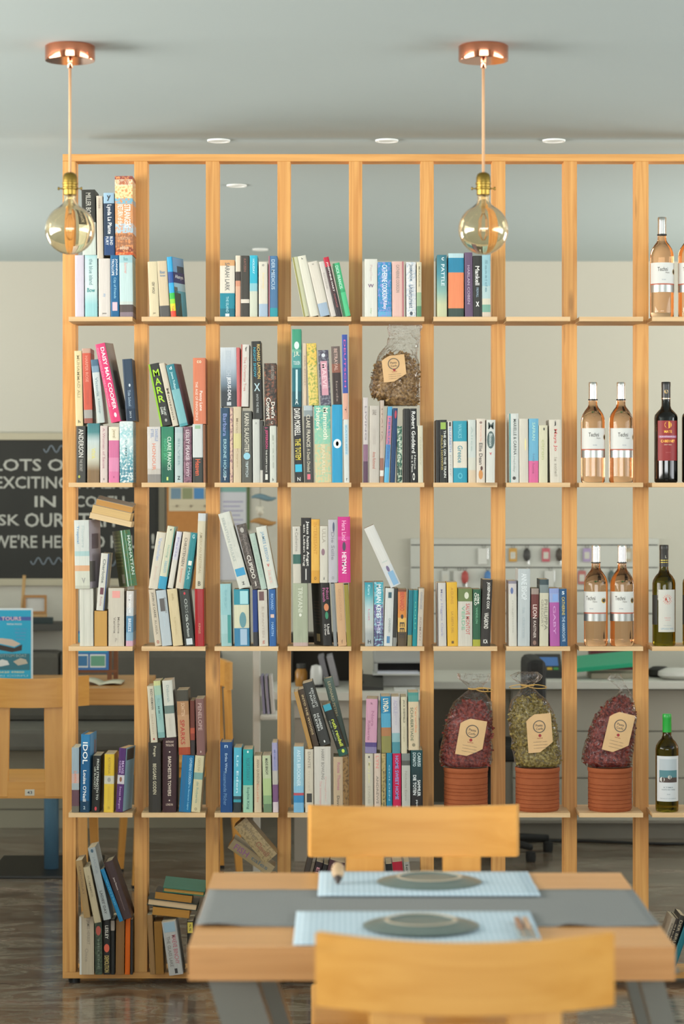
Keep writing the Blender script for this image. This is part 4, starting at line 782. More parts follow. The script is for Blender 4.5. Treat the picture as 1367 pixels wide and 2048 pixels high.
def clearance(A, B):
    a = rect(A)[0]; b_ = rect(B)[0]
    x0 = max(min(p.x for p in a), min(p.x for p in b_)); x1 = min(max(p.x for p in a), max(p.x for p in b_))
    if x1 - x0 < 0.0008: return None
    e = 0.0003
    xs = [x0 + e, x1 - e] + [p.x for p in a + b_ if x0 + e < p.x < x1 - e]
    m = None
    for x in xs:
        la, hb = hi_lo(a, x, False), hi_lo(b_, x, True)
        if la is None or hb is None: continue
        m = la - hb if m is None else min(m, la - hb)
    return m
cells = {}
for bk in BOOKS: cells.setdefault((bk['tier'], bk['col']), []).append(bk)
for (ti, co), lst in cells.items():
    rows = sorted({bk['row'] for bk in lst})
    zs = ZT[ti] if ti < 4 else ZT5
    for r in rows:
        cur = [bk for bk in lst if bk['row'] == r]
        def clamp():
            for bk in cur:
                if bk['Y'] + bk['d'] <= D: continue
                lo = post_x(co) + PW / 2 + .001; hi = post_x(co + 1) - PW / 2 - .001
                m0 = min(p.x for p in rect(bk)[0])
                if m0 < lo: bk['x'] += lo - m0
                m1 = max(p.x for p in rect(bk)[0])
                if m1 > hi: bk['x'] -= m1 - hi
        def shrink():
            for it in range(6):
                for i in range(len(cur)):
                    for j in range(i + 1, len(cur)):
                        A, B = cur[i], cur[j]
                        if ydisj(A, B): continue
                        p = sat(A, B)
                        if p > 0:
                            p = min(p, .02) + .0003
                            A['w'] = max(.004, A['w'] - p / 2)
                            nw = max(.004, B['w'] - p / 2); sh = B['w'] - nw; B['w'] = nw
                            B['x'] += math.cos(B['th']) * sh; B['z'] -= math.sin(B['th']) * sh
        def settle():
            for bk in cur:
                if r == rows[0]:
                    bk['z'] += zs + .0002 - min(p.y for p in rect(bk)[0])
                else:
                    cl = [clearance(bk, o) for o in lst if o['row'] < r and not ydisj(bk, o)]
                    cl = [c for c in cl if c is not None]
                    if cl: bk['z'] -= min(cl) - .0002
        clamp()
        for _ in range(4): shrink(); settle()

def build_book(bk, label, name):
    w, h, d = bk['w'], bk['h'], bk['d']
    t = .0022 if bk['hard'] else .0009
    root = thing(name, label, 'book', (bk['x'], bk['Y'], bk['z']), 'books on the lattice shelves')
    root.rotation_mode = 'QUATERNION'
    M = Matrix.Rotation(bk['pitch'], 3, 'X') @ Matrix.Rotation(bk['th'], 3, 'Y') @ Matrix.Rotation(-bk['yaw'], 3, 'Z')
    root.rotation_quaternion = M.to_quaternion()
    c = min(.0018, w * .12); w_ = w
    arc = [(0, d), (0, c), (w * .12, c * .35), (w * .3, 0), (w * .7, 0), (w * .88, c * .35), (w, c), (w, d)]
    inn = [(t, d), (t, c + t), (max(t, w * .14), c * .35 + t), (w * .32, t), (w * .68, t), (min(w - t, w * .86), c * .35 + t), (w - t, c + t), (w - t, d)]
    if bk['fore']:
        arc = [(x, d - y) for x, y in arc]; inn = [(x, d - y) for x, y in inn]
    n = len(arc)
    vs = [(x, y, z) for z in (0, h) for (x, y) in arc] + [(x, y, z) for z in (0, h) for (x, y) in inn]
    fs = []
    for i in range(n - 1):
        fs += [(i, i + 1, n + i + 1, n + i), (2 * n + i + 1, 2 * n + i, 3 * n + i, 3 * n + i + 1),
               (n + i, n + i + 1, 3 * n + i + 1, 3 * n + i), (i + 1, i, 2 * n + i, 2 * n + i + 1)]
    for i in (0, n - 1): fs.append((i, n + i, 3 * n + i, 2 * n + i))
    cv = mesh('cover', vs, fs, cover_mat(bk['stops'], bk['g'], bk['art'], bk['rough']), root)
    bm = bmesh.new(); bm.from_mesh(cv.data); bmesh.ops.recalc_face_normals(bm, faces=bm.faces); bm.to_mesh(cv.data); bm.free()
    ins = .0035 if bk['hard'] else .0004
    ya, yb = c + t + .0003, d - (.004 if bk['hard'] else .0006)
    if bk['fore']: ya, yb = d - yb, d - ya
    box('page_block', (t * 1.02, ya, ins), (w - t * 1.02, yb, h - ins), pages_mat(bk['pages']), root)
    if bk['fore']: return root
    for (s, col, t0, t1, size, xo, mode) in bk['texts']:
        mt = plain(col, .5)
        hh = w * .9 * size; x0 = w * (.5 + xo); eps = -.0005
        if mode == 's':        # upright letters one under another
            step = (t1 - t0) * h / len(s)
            for k, chh in enumerate(s):
                zc = h - t0 * h - (k + .5) * step
                lettering('title_letter', chh, lambda a, b_: (x0 + a, eps, zc + b_), hh, step * .78, mt, root)
        elif mode == 'h':      # small horizontal line
            zc = h - (t0 + t1) / 2 * h
            lettering('title_lettering', s, lambda a, b_: (x0 + a, eps, zc + b_), hh, (t1 - t0) * h, mt, root)
        elif mode == 'o':      # oval patch
            zc = h - (t0 + t1) / 2 * h; rr = (t1 - t0) * h / 2
            pv = [(x0 + math.cos(k * math.pi / 8) * hh / 2, eps * .7, zc + math.sin(k * math.pi / 8) * rr) for k in range(16)]
            mesh('printed_oval', pv, [tuple(range(16))], mt, root)
        elif mode == 'r':      # printed panel
            z0 = h - t1 * h; z1 = h - t0 * h
            mesh('printed_panel', [(x0 - hh / 2, eps * .6, z0), (x0 + hh / 2, eps * .6, z0), (x0 + hh / 2, eps * .6, z1), (x0 - hh / 2, eps * .6, z1)], [(0, 1, 2, 3)], mt, root)
        elif mode == 'c':      # lettering on the right-hand cover
            z0 = h - (t0 + t1) / 2 * h
            lettering('cover_lettering', s, lambda a, b_: (w + .0009, d * (.5 + xo) + a, z0 + b_), d * .7, (t1 - t0) * h, mt, root)
        elif mode in ('k', 'kl'):   # printed area on the right-hand or left-hand cover
            z0 = h - t1 * h; z1 = h - t0 * h; ya_, yb_ = d * (.03 + xo), d * (.03 + xo + .96 * size)
            xk_ = w + .0004 if mode == 'k' else -.0004
            q = [(xk_, ya_, z0), (xk_, yb_, z0), (xk_, yb_, z1), (xk_, ya_, z1)]
            mesh('cover_print', q if mode == 'k' else q[::-1], [(0, 1, 2, 3)], mt, root)
        elif mode == 'u':
            zc = h - (t0 + t1) / 2 * h
            lettering('title_lettering', s, lambda a, b_: (x0 - b_, eps, zc + a), (t1 - t0) * h, hh, mt, root)
        else:
            zc = h - (t0 + t1) / 2 * h
            lettering('title_lettering', s, lambda a, b_: (x0 + b_, eps, zc - a), (t1 - t0) * h, hh, mt, root)
    return root

def row_words(lst, r):
    rows = sorted({bk['row'] for bk in lst})
    if len(rows) == 1: return 'row'
    if len(rows) == 2: return ('lower row', 'upper row')[rows.index(r)]
    return 'lower row' if r == 0 else ('upper row' if r == 1 else 'pile')
for (ti, co), lst in cells.items():
    cnt = {}
    for bk in lst:
        k = cnt[bk['row']] = cnt.get(bk['row'], 0) + 1
        where = bk['place'] or '%s in %s' % (ORD[k - 1], row_words(lst, bk['row']))
        lab = '%s, %s, %s column, %s tier' % (bk['desc'], where, COLN[co], TIERN[ti])
        build_book(bk, lab, 'hardback_book' if bk['hard'] else 'paperback_book')

# ------------------------------------------------------------------ wine bottles
def glass(name, hexc, ior=1.36, rough=0.0, dens=1.0):
    key = ('g', name)
    if key in MATS: return MATS[key]
    m, nt, bs = new_mat(name)
    bs.inputs['Base Color'].default_value = lin(hexc); bs.inputs['Roughness'].default_value = rough
    bs.inputs['Transmission Weight'].default_value = 1.0; bs.inputs['IOR'].default_value = ior
    MATS[key] = m
    return m
ROSE = glass('rose_wine_glass', '#f7c69c', 1.3)
OLIVE = glass('green_wine_glass', '#75691c', 1.3)
INK = plain('#0d0d0b', 0.06)
SILVER = plain('#c9c9c4', 0.28, 1.0)
def curved(r, z0, z1, half, mat, parent, name, a0=0.0, n=20):
    vs, fs = [], []
    for z in (z0, z1):
        for i in range(n + 1):
            t = a0 - half + 2 * half * i / n
            vs.append((r * math.sin(t), -r * math.cos(t), z))
    for i in range(n): fs.append((i, i + 1, n + 2 + i, n + 1 + i))
    return mesh(name, vs, fs, mat, parent, True)
def curved_text(s, r, z, a0, wid, hei, mat, parent, name='label_lettering'):
    return lettering(name, s, lambda a, b_: (r * math.sin(a0 + a / r), -r * math.cos(a0 + a / r), z + b_), wid, hei, mat, parent)
def curved_disc(r, z, a0, rad, mat, parent, name, n=20, sy=1.0):
    return mesh(name, [(r * math.sin(a0 + rad * math.cos(k * 2 * math.pi / n) / r), -r * math.cos(a0 + rad * math.cos(k * 2 * math.pi / n) / r), z + sy * rad * math.sin(k * 2 * math.pi / n)) for k in range(n)], [tuple(range(n))], mat, parent)

YBOT = YS + 0.046
def bottle(kind, px, ti, label, turn=0.0):
    z = ZT[ti]; x = (px - CX) * YBOT / F
    t = thing('wine_bottle', label, 'bottle', (x, YBOT, z + .0002), 'wine bottles on the lattice shelves')
    if kind == 'rose':
        prof = [(.0001, .006), (.022, .002), (.033, 0), (.0362, .004), (.0365, .02), (.0366, .185), (.0355, .197), (.031, .210), (.0235, .222), (.0165, .231), (.0135, .238), (.013, .25), (.013, .252)]
        lathe('bottle_glass', prof, ROSE, t, 40)
        lathe('foil_capsule', [(.0122, .252), (.0142, .2525), (.0141, .256), (.0131, .2565), (.0126, .296), (.0132, .2965), (.0132, .305), (.012, .3072), (.0001, .3072)], SILVER, t, 28)
        lathe('capsule_band', [(.0143, .2515), (.0146, .2515), (.0146, .2555), (.0143, .2555)], BLACK, t, 28, closed=True)
        PA = plain('#d6d6d0', .55)
        a = turn
        curved(.0369, .1026, .166, R(78), PA, t, 'paper_label', a)
        curved(.03705, .076, .0985, R(78), plain('#a9aaa6', .35, .8), t, 'silver_label_band', a)
        curved(.0369, .0985, .1026, R(78), plain('#b5604a', .5), t, 'red_label_line', a)
        ink = plain('#55524d', .6)
        curved_text('Techni', .0371, .146, a - .1, .032, .0125, ink, t)
        curved_text('Alipias', .0371, .135, a + .3, .014, .006, plain('#8f8b84', .6), t)
        curved_text('ROSE', .0371, .114, a, .012, .003, plain('#8f9aa8', .6), t)
        curved_disc(.03715, .139, a + R(62), .0085, plain('#a88a3a', .35, .7), t, 'gold_medal')
        curved_disc(.03725, .139, a + R(62), .0055, plain('#3a3226', .5), t, 'medal_centre')
    elif kind == 'red':
        prof = [(.0001, .006), (.022, .002), (.032, 0), (.0352, .004), (.0356, .012), (.0357, .198), (.034, .207), (.026, .217), (.0175, .2255), (.0137, .235), (.0133, .256), (.0133, .26)]
        lathe('bottle_glass', prof, INK, t, 40)
        lathe('cap_capsule', [(.0125, .2525), (.0139, .253), (.0136, .29), (.0141, .297), (.0141, .306), (.013, .3082), (.0001, .3082)], plain('#1c1b19', .35), t, 28)
        lathe('cap_band', [(.0139, .2555), (.0141, .2555), (.0141, .2585), (.0139, .2585)], plain('#b8a58a', .3, .8), t, 28, closed=True)
        curved_disc(.01405, .278, R(-8) + turn, .0062, plain('#b59a6c', .35, .7), t, 'cap_emblem')
        a = turn
        curved(.0361, .067, .189, R(54), plain('#8f1d1c', .5), t, 'paper_label', a)
        gold = plain('#cf9a3c', .35, .6)
        curved_disc(.03625, .176, a, .011, gold, t, 'label_crest', 14)
        curved_text('MATE', .03625, .1555, a, .024, .008, gold, t)
        curved(.03623, .1365, .1435, R(48), plain('#a86a8c', .5), t, 'label_stripe', a)
        curved_text('KANTHAROU', .0364, .14, a, .05, .0042, plain('#e3c9d4', .5), t)
        curved_text('CABERNET', .03625, .1265, a, .045, .008, gold, t)
        curved_text('DRY RED', .03625, .1155, a, .024, .003, plain('#d8c0a8', .5), t)
        curved_text('2019', .03625, .092, a, .016, .003, plain('#b5605c', .5), t)
    else:
        h = .308 if kind == 'sun' else .2975
        prof = [(.0001, .007), (.022, .002), (.032, 0), (.0348, .004), (.0351, .012), (.0352, .19), (.0335, .2), (.026, .213), (.0175, .222), (.0138, .232), (.0132, .245), (.0132, .25)]
        lathe('bottle_glass', prof, OLIVE, t, 40)
        capm = plain('#232019', .4) if kind == 'sun' else plain('#1c9a34', .35)
        lathe('cap_capsule', [(.0128, .241), (.0138, .2415), (.0134, h - .018), (.014, h - .014), (.014, h - .002), (.0128, h), (.0001, h)], capm, t, 28)
        a = turn
        if kind == 'sun':
            for zz in (.2535, .260):
                lathe('cap_band', [(.0137, zz), (.0139, zz), (.0139, zz + .002), (.0137, zz + .002)], plain('#b5a048', .3, .8), t, 28, closed=True)
            curved_text('L', .01395, .272, a + .1, .004, .008, plain('#d8d2bc', .4), t, 'cap_emblem')
            curved(.0355, .043, .172, R(47), plain('#c9c7bd', .55), t, 'paper_label', a)
            curved(.0355, .065, .155, R(36), plain('#2a2a24', .6), t, 'back_label', a + R(-88))
            curved_disc(.03565, .142, a, .0085, plain('#b5442c', .5), t, 'label_sun')
            ray = plain('#d0704a', .5)
            for k in range(16):
                th = 2 * math.pi * k / 16; L0, L1 = .0105, (.021 if k % 8 == 0 else .0165)
                pv = []
                for (rr, ww) in ((L0, .0009), (L1, .0003)):
                    for sg in (-1, 1):
                        aa = rr * math.cos(th) - sg * ww * math.sin(th); bb = rr * math.sin(th) + sg * ww * math.cos(th)
                        pv.append((.03565 * math.sin(a + aa / .03565), -.03565 * math.cos(a + aa / .03565), .142 + bb))
                mesh('sun_ray', pv, [(0, 1, 3, 2)], ray, t)
            curved_text('HELIOS', .03565, .086, a, .02, .004, plain('#cf8f86', .5), t)
            curved_text('WHITE', .03565, .079, a, .016, .003, plain('#cf8f86', .5), t)
            curved_text('Chardonnay', .03565, .063, a, .026, .0025, plain('#7f8f98', .5), t)
            curved_text('LEFKADA WINE', .03565, .053, a, .042, .005, plain('#7fa0b0', .5), t)
        else:
            curved(.0355, .033, .171, R(66), plain('#cfd2d3', .55), t, 'paper_label', a)
            curved(.0356, .091, .162, R(48), plain('#b3bcc0', .55), t, 'label_picture_sky', a)
            curved(.0357, .091, .106, R(48), plain('#4a3a34', .55), t, 'label_picture_ground', a)
            curved(.0357, .106, .128, R(48), plain('#4f7f86', .55), t, 'label_picture_hills', a)
            curved_disc(.0358, .1, a - .55, .008, plain('#d8d8d2', .5), t, 'label_picture_house', 10)
            curved_disc(.0358, .107, a + .1, .006, plain('#c9c4b8', .5), t, 'label_picture_house', 10)
            curved_text('KTIMA', .03565, .076, a, .03, .004, plain('#7f8a8c', .5), t)
            curved_text('WHITE DRY WINE', .03565, .069, a, .044, .004, plain('#7f8a8c', .5), t)
            curved_text('2020', .03565, .055, a, .01, .003, plain('#8f9a9c', .5), t)
            curved_text('PRODUCT OF GREECE', .03565, .042, a, .052, .003, plain('#8f9aa0', .5), t)
    return t
bottle('rose', 1323, 0, 'silver capped rose wine bottle, left one on the top shelf', R(2))
bottle('rose', 1379, 0, 'rose wine bottle cut by the right picture edge, top shelf', R(-12))
bottle('rose', 1185, 1, 'left rose wine bottle of the second tier pair', R(4))
bottle('rose', 1241, 1, 'right rose wine bottle of the second tier pair', R(10))
bottle('rose', 1191, 2, 'left rose wine bottle of the third tier pair, label turned left', R(-28))
bottle('rose', 1243, 2, 'right rose wine bottle of the third tier pair, label turned left', R(-10))
bottle('red', 1331, 1, 'black red wine bottle with full crimson label in view', R(3))
bottle('red', 1386, 1, 'black red wine bottle cut by the right picture edge', R(3))
bottle('sun', 1327, 2, 'olive green bottle with red sun on white label', R(11))
bottle('sun', 1387, 2, 'olive green bottle cut by the right picture edge', R(40))
bottle('green', 1333, 3, 'white wine bottle with bright green cap and landscape label', R(0))

# ------------------------------------------------------------------ terracotta pots and cellophane bags of pasta
def terracotta():
    m, nt, bs = new_mat('terracotta'); N = nt.nodes; L = nt.links
    tc = N.new('ShaderNodeTexCoord'); n = N.new('ShaderNodeTexNoise'); n.inputs['Scale'].default_value = 30; n.inputs['Detail'].default_value = 6
    L.new(tc.outputs['Object'], n.inputs['Vector'])
    r = N.new('ShaderNodeValToRGB'); r.color_ramp.elements[0].color = lin('#8f4620'); r.color_ramp.elements[1].color = lin('#a65a30')
    L.new(n.outputs['Fac'], r.inputs['Fac']); L.new(r.outputs['Color'], bs.inputs['Base Color']); bs.inputs['Roughness'].default_value = .8
    return m
TERRA = terracotta()
YPOT = YS + .074
def pot(px, label):
    x = (px - CX) * YPOT / F
    t = thing('terracotta_pot', label, 'pot', (x, YPOT, ZT[3] + .0002), 'terracotta pots on the fourth tier')
    prof = [(.0001, 0), (.062, 0), (.0655, .004)]
    ridges = [.012, .024, .036, .050, .060, .070, .082, .102, .116]
    z = .006
    for k, rz in enumerate(ridges):
        prof += [(.0668 + .0006 * (k % 2), rz - .005), (.0676, rz - .002), (.0648, rz), (.0670, rz + .0016)]
    prof += [(.0685, .122), (.069, .128), (.068, .132), (.062, .132), (.061, .128), (.060, .012), (.0001, .010)]
    lathe('pot_wall', prof, TERRA, t, 48)
    return t
pot(931, 'terracotta pot under the left maroon pasta bag'); pot(1074, 'terracotta pot under the olive green pasta bag'); pot(1219, 'terracotta pot under the right maroon pasta bag')

def film_mat():
    m = bpy.data.materials.new('cellophane'); m.use_nodes = True; nt = m.node_tree; N = nt.nodes; L = nt.links
    for n in list(N): N.remove(n)
    out = N.new('ShaderNodeOutputMaterial'); mx = N.new('ShaderNodeMixShader'); tr = N.new('ShaderNodeBsdfTransparent'); gl = N.new('ShaderNodeBsdfGlossy')
    gl.inputs['Roughness'].default_value = .1; tr.inputs[0].default_value = (.95, .95, .94, 1); gl.inputs[0].default_value = (.95, .95, .95, 1)
    lw = N.new('ShaderNodeLayerWeight'); lw.inputs['Blend'].default_value = .22
    tc = N.new('ShaderNodeTexCoord'); nz = N.new('ShaderNodeTexNoise'); nz.inputs['Scale'].default_value = 55; nz.inputs['Detail'].default_value = 3; nz.inputs['Distortion'].default_value = 1.5
    bp = N.new('ShaderNodeBump'); bp.inputs['Strength'].default_value = 1.0; bp.inputs['Distance'].default_value = .012
    L.new(tc.outputs['Object'], nz.inputs['Vector']); L.new(nz.outputs['Fac'], bp.inputs['Height'])
    L.new(bp.outputs[0], gl.inputs['Normal']); L.new(bp.outputs[0], lw.inputs['Normal'])
    ma = N.new('ShaderNodeMath'); ma.operation = 'MULTIPLY_ADD'; ma.inputs[1].default_value = .8; ma.inputs[2].default_value = .035
    L.new(lw.outputs['Fresnel'], ma.inputs[0]); L.new(ma.outputs[0], mx.inputs[0]); L.new(tr.outputs[0], mx.inputs[1]); L.new(gl.outputs[0], mx.inputs[2]); L.new(mx.outputs[0], out.inputs[0])
    return m
FILM = film_mat()
RAFFIA = plain('#cda45a', .7)
CARD = plain('#d3ad7c', .7, noise=.12, nscale=30)
def pasta_bag(rings, fill_y, cols, label, seed, card, tie=None, Yc=YPOT, zfloor=None, ntw=620, depth=.047):
    """rings: (photo row, left, right) from bottom to top"""
    rng = random.Random(seed)
    sc = Yc / F
    z0 = P(0, rings[0][0], Yc).z
    lift = 0.0 if zfloor is None else zfloor - z0
    x0 = (sum(r[1] + r[2] for r in rings[:3]) / 6 - CX) * sc
    t = thing('pasta_bag', label, 'bag', (x0, Yc, z0 + lift), 'cellophane bags of pasta')
    R_ = []
    for (py, l, r) in rings:
        R_.append((P(0, py, Yc).z - z0, ((l + r) / 2 - CX) * sc - x0, (r - l) / 2 * sc))
    H = R_[-1][0]
    def at(z):
        z = max(0, min(H, z))
        for i in range(len(R_) - 1):
            a, c = R_[i], R_[i + 1]
            if a[0] <= z <= c[0] or i == len(R_) - 2:
                k = (z - a[0]) / max(1e-6, c[0] - a[0]); k = max(0, min(1, k)); k2 = k
                return a[1] + (c[1] - a[1]) * k2, a[2] + (c[2] - a[2]) * k2
    def dep(z, hw):
        top = max(0.0, (z / H - .55) / .45)
        return min(depth, hw * .62) * (1 - .45 * top)
    def surf(th, z, k=1.0, crinkle=0.0):
        cx, hw = at(z); dd = dep(z, hw)
        cs, sn = math.cos(th), math.sin(th); e = .72
        x = math.copysign(abs(cs) ** e, cs); y = math.copysign(abs(sn) ** e, sn)
        q = 1.0
        if crinkle:
            q += crinkle * (mnoise.noise(Vector((math.cos(th) * 2.2 + seed, math.sin(th) * 2.2, z * 42))) * 1.2 + .5 * mnoise.noise(Vector((th * 4, seed, z * 110))))
        return Vector((cx + x * hw * k * q, y * dd * k * q, z))
    nz, na = 46, 44
    vs, fs = [], []
    for i in range(nz + 1):
        z = H * i / nz
        cr = .045 + .35 * max(0, (z / H - .62))
        for j in range(na):
            vs.append(surf(2 * math.pi * j / na, z, 1.0, cr))
    for i in range(nz):
        for j in range(na):
            fs.append((i * na + j, i * na + (j + 1) % na, (i + 1) * na + (j + 1) % na, (i + 1) * na + j))
    fs.append(tuple(range(na - 1, -1, -1)))
    for v in vs: v.z = max(.0002, v.z)
    mesh('cellophane_film', vs, fs, FILM, t, True)
    # pasta: an opaque heap with hundreds of loose pieces on it
    zf = P(0, fill_y, Yc).z - z0
    vs, fs = [], []
    for i in range(15):
        z = .002 + (zf * .93 - .002) * i / 14
        kk = .82 * (1 - .8 * max(0, (i / 14 - .75) / .25) ** 2)
        for j in range(20): vs.append(surf(2 * math.pi * j / 20, z, kk, .08))
    for i in range(14):
        for j in range(20): fs.append((i * 20 + j, i * 20 + (j + 1) % 20, (i + 1) * 20 + (j + 1) % 20, (i + 1) * 20 + j))
    fs.append(tuple(range(19, -1, -1))); fs.append(tuple(14 * 20 + j for j in range(20)))
    pm = pasta_mat(cols)
    mesh('pasta_heap', vs, fs, pm, t)
    vs, fs = [], []
    for _ in range(ntw):
        z = zf * (rng.random() ** .9); th = rng.uniform(0, 2 * math.pi)
        lim = .88 * (1 - .6 * max(0, (z / zf - .8) / .2))
        c = surf(th, z, lim * rng.uniform(.9, 1.0))
        c.z = max(.009, c.z)
        d = Vector((rng.uniform(-1, 1), rng.uniform(-.25, .25), rng.uniform(-1, 1))).normalized(); L = rng.uniform(.010, .018)
        n = Vector((rng.uniform(-.4, .4), -1 if math.sin(th) < 0 else 1, rng.uniform(-.4, .4))); s = d.cross(n).normalized()
        w = rng.uniform(.002, .0036); tw = rng.uniform(-2, 2)
        base = len(vs)
        for q in range(4):
            f = -1 + 2 * q / 3
            ss = (s * math.cos(tw * f) + n.normalized() * math.sin(tw * f)) * w
            bend = n.normalized() * (-.004 * f * f)
            p = c + d * (L * f) + bend
            for pt in (p - ss, p + ss):
                pt.z = max(.001, pt.z); vs.append(pt)
        for q in range(3): fs.append((base + 2 * q, base + 2 * q + 1, base + 2 * q + 3, base + 2 * q + 2))
    pt = mesh('pasta_pieces', vs, fs, pm, t, True); pt['kind'] = 'stuff'
    # printed card
    (ccx, ccy, cw, chh, rot) = card
    cz = P(0, ccy, Yc).z - z0; cxx = (ccx - CX) * sc - x0; w2 = cw * sc / 2; h2 = chh * sc / 2
    def card_pt(a, b_, lift_=0.0):
        ca, sa = math.cos(R(rot)), math.sin(R(rot))
        x = cxx + a * ca + b_ * sa; z = cz - a * sa + b_ * ca
        ox, hw = at(z); dd = dep(z, hw); u = max(-.98, min(.98, (x - ox) / max(.01, hw)))
        y = -dd * (1 - abs(u) ** (1 / .72 * 2)) ** (.36) if abs(u) < 1 else 0
        return Vector((x, y * .5 - dd * .5 - .004 - lift_, z))
    n = 12; vs = []      # a card with its upper left and lower right corners cut
    for j in range(n + 1):
        v = j / n
        la = -w2 + 2 * w2 * max(0, (v - .86) / .14) * .35; ra = w2 - 2 * w2 * max(0, (.24 - v) / .24) * .55
        for i in range(n + 1): vs.append(card_pt(la + (ra - la) * i / n, -h2 + 2 * h2 * v))
    fs = [(j * (n + 1) + i, j * (n + 1) + i + 1, (j + 1) * (n + 1) + i + 1, (j + 1) * (n + 1) + i) for j in range(n) for i in range(n)]
    mesh('paper_card', vs, fs, CARD, t, True)
    rr = w2 * .5; zr = h2 * .35; vs, fs = [], []
    for k in range(24):
        th = 2 * math.pi * k / 24
        for q in (1.0, .86): vs.append(card_pt(rr * q * math.cos(th), zr + rr * q * math.sin(th), .0008))
    for k in range(24):
        a = 2 * k; c = 2 * ((k + 1) % 24); fs.append((a, c, c + 1, a + 1))
    mesh('card_ring', vs, fs, plain('#5f584e', .7), t)
    ink = plain('#6a5f52', .7)
    lettering('card_lettering', 'Pasta', lambda a, b_: card_pt(a, zr + rr * .2 + b_, .0008), rr * 1.1, rr * .38, ink, t)
    lettering('card_lettering', 'Corfu', lambda a, b_: card_pt(a, zr - rr * .35 + b_, .0008), rr * 1.1, rr * .38, ink, t)
    mesh('card_seal', [card_pt(rr * .24 * math.cos(k * math.pi / 5), -h2 * .12 + rr * .24 * math.sin(k * math.pi / 5), .0008) for k in range(10)], [tuple(range(10))], plain('#9a2a2c', .6), t)
    lettering('card_lettering', 'handmade', lambda a, b_: card_pt(a, -h2 * .25 + b_, .0008), rr * .9, rr * .16, plain('#9a3a34', .7), t)
    for k in range(3):
        lettering('card_lettering', 'traditional recipe', lambda a, b_: card_pt(a, -h2 * (.45 + .16 * k) + b_, .0008), w2 * 1.1, rr * .14, ink, t)
    if tie:
        ty, tl, tr = tie
        zt = P(0, ty, Yc).z - z0; ox, hw = at(zt); dd = dep(zt, hw) + .002
        tube('raffia_tie', [(ox + (hw + .002) * math.cos(k * math.pi / 8), (dd + .001) * math.sin(k * math.pi / 8), zt + .001 * math.sin(k)) for k in range(16)], .0018, RAFFIA, t, 6, True)
        for (ex, sg) in ((tl, -1), (tr, 1)):
            X = (ex - CX) * sc - x0
            pts = []
            for k in range(13):
                u = k / 12 * 2 * math.pi
                q = (1 - math.cos(u)) / 2
                pts.append((ox + (X - ox) * q, -dd - .003 - .004 * math.sin(u), zt + .006 * math.sin(u) - .004 * q))
            tube('raffia_bow', pts, .0014, RAFFIA, t, 6)
    return t
def pasta_mat(cols):
    key = ('pasta', cols)
    if key in MATS: return MATS[key]
    m, nt, bs = new_mat('dried_pasta'); N = nt.nodes; L = nt.links
    tc = N.new('ShaderNodeTexCoord'); n = N.new('ShaderNodeTexNoise'); n.inputs['Scale'].default_value = 120; n.inputs['Detail'].default_value = 2
    L.new(tc.outputs['Object'], n.inputs['Vector']); r = N.new('ShaderNodeValToRGB')
    c = cols.split(); e = r.color_ramp.elements; e[0].position = .35; e[0].color = lin(c[0]); e[1].position = .65; e[1].color = lin(c[2]); k = e.new(.5); k.color = lin(c[1])
    L.new(n.outputs['Fac'], r.inputs['Fac']); L.new(r.outputs['Color'], bs.inputs['Base Color']); bs.inputs['Roughness'].default_value = .55
    MATS[key] = m
    return m
zpot = ZT[3] + .1326
pasta_bag([(1527, 886, 976), (1518, 877, 983), (1480, 882, 984), (1440, 890, 985), (1415, 898, 984), (1398, 906, 982), (1384, 922, 974), (1374, 936, 966), (1369, 938, 964), (1362, 930, 968), (1352, 916, 977), (1341, 914, 980)],
          1398, '#5a110c #861f16 #a8402a', 'cellophane bag of maroon pasta on the pot nearest the books', 3, (940, 1466, 52, 74, 10), (1371, 975, 984), zfloor=zpot)
pasta_bag([(1526, 1034, 1116), (1518, 1028, 1122), (1480, 1022, 1118), (1440, 1017, 1112), (1415, 1017, 1106), (1395, 1021, 1094), (1380, 1033, 1078), (1368, 1043, 1066), (1362, 1044, 1065), (1354, 1030, 1078), (1344, 1020, 1083), (1336, 1036, 1074)],
          1388, '#6a571c #8f7a30 #b8a252', 'cellophane bag of olive green pasta with raffia bow', 5, (1076, 1456, 50, 76, -4), (1364, 1017, 1092), zfloor=zpot)
pasta_bag([(1527, 1175, 1258), (1518, 1162, 1262), (1490, 1166, 1266), (1455, 1176, 1270), (1430, 1186, 1272), (1410, 1200, 1270), (1393, 1216, 1266), (1380, 1236, 1260), (1373, 1240, 1256), (1364, 1230, 1250), (1352, 1214, 1244), (1341, 1218, 1240)],
          1390, '#520f0b #7c1d14 #a03c28', 'cellophane bag of maroon pasta with twisted top, rightmost', 8, (1233, 1456, 50, 80, 14), None, zfloor=zpot)
fx = [r for r in cells[(1, 4)]]
ztopb = max(max(p.y for p in rect(o)[0]) for o in fx if o['desc'].startswith(('black novel', 'plain black', 'deep navy', 'greige', 'blue and pink')))
pasta_bag([(809, 768, 833), (803, 764, 836), (797, 760, 838), (788, 741, 838), (770, 739, 838), (745, 744, 838), (725, 750, 837), (708, 756, 834), (695, 764, 834), (684, 774, 838), (668, 778, 840), (654, 772, 842), (646, 774, 840)],
          706, '#6a4a22 #96703a #b8925c', 'cellophane bag of brown pasta resting on top of books', 11, (787, 735, 46, 52, -6), None, Yc=YS + .058, zfloor=ztopb + .0006, depth=.042)

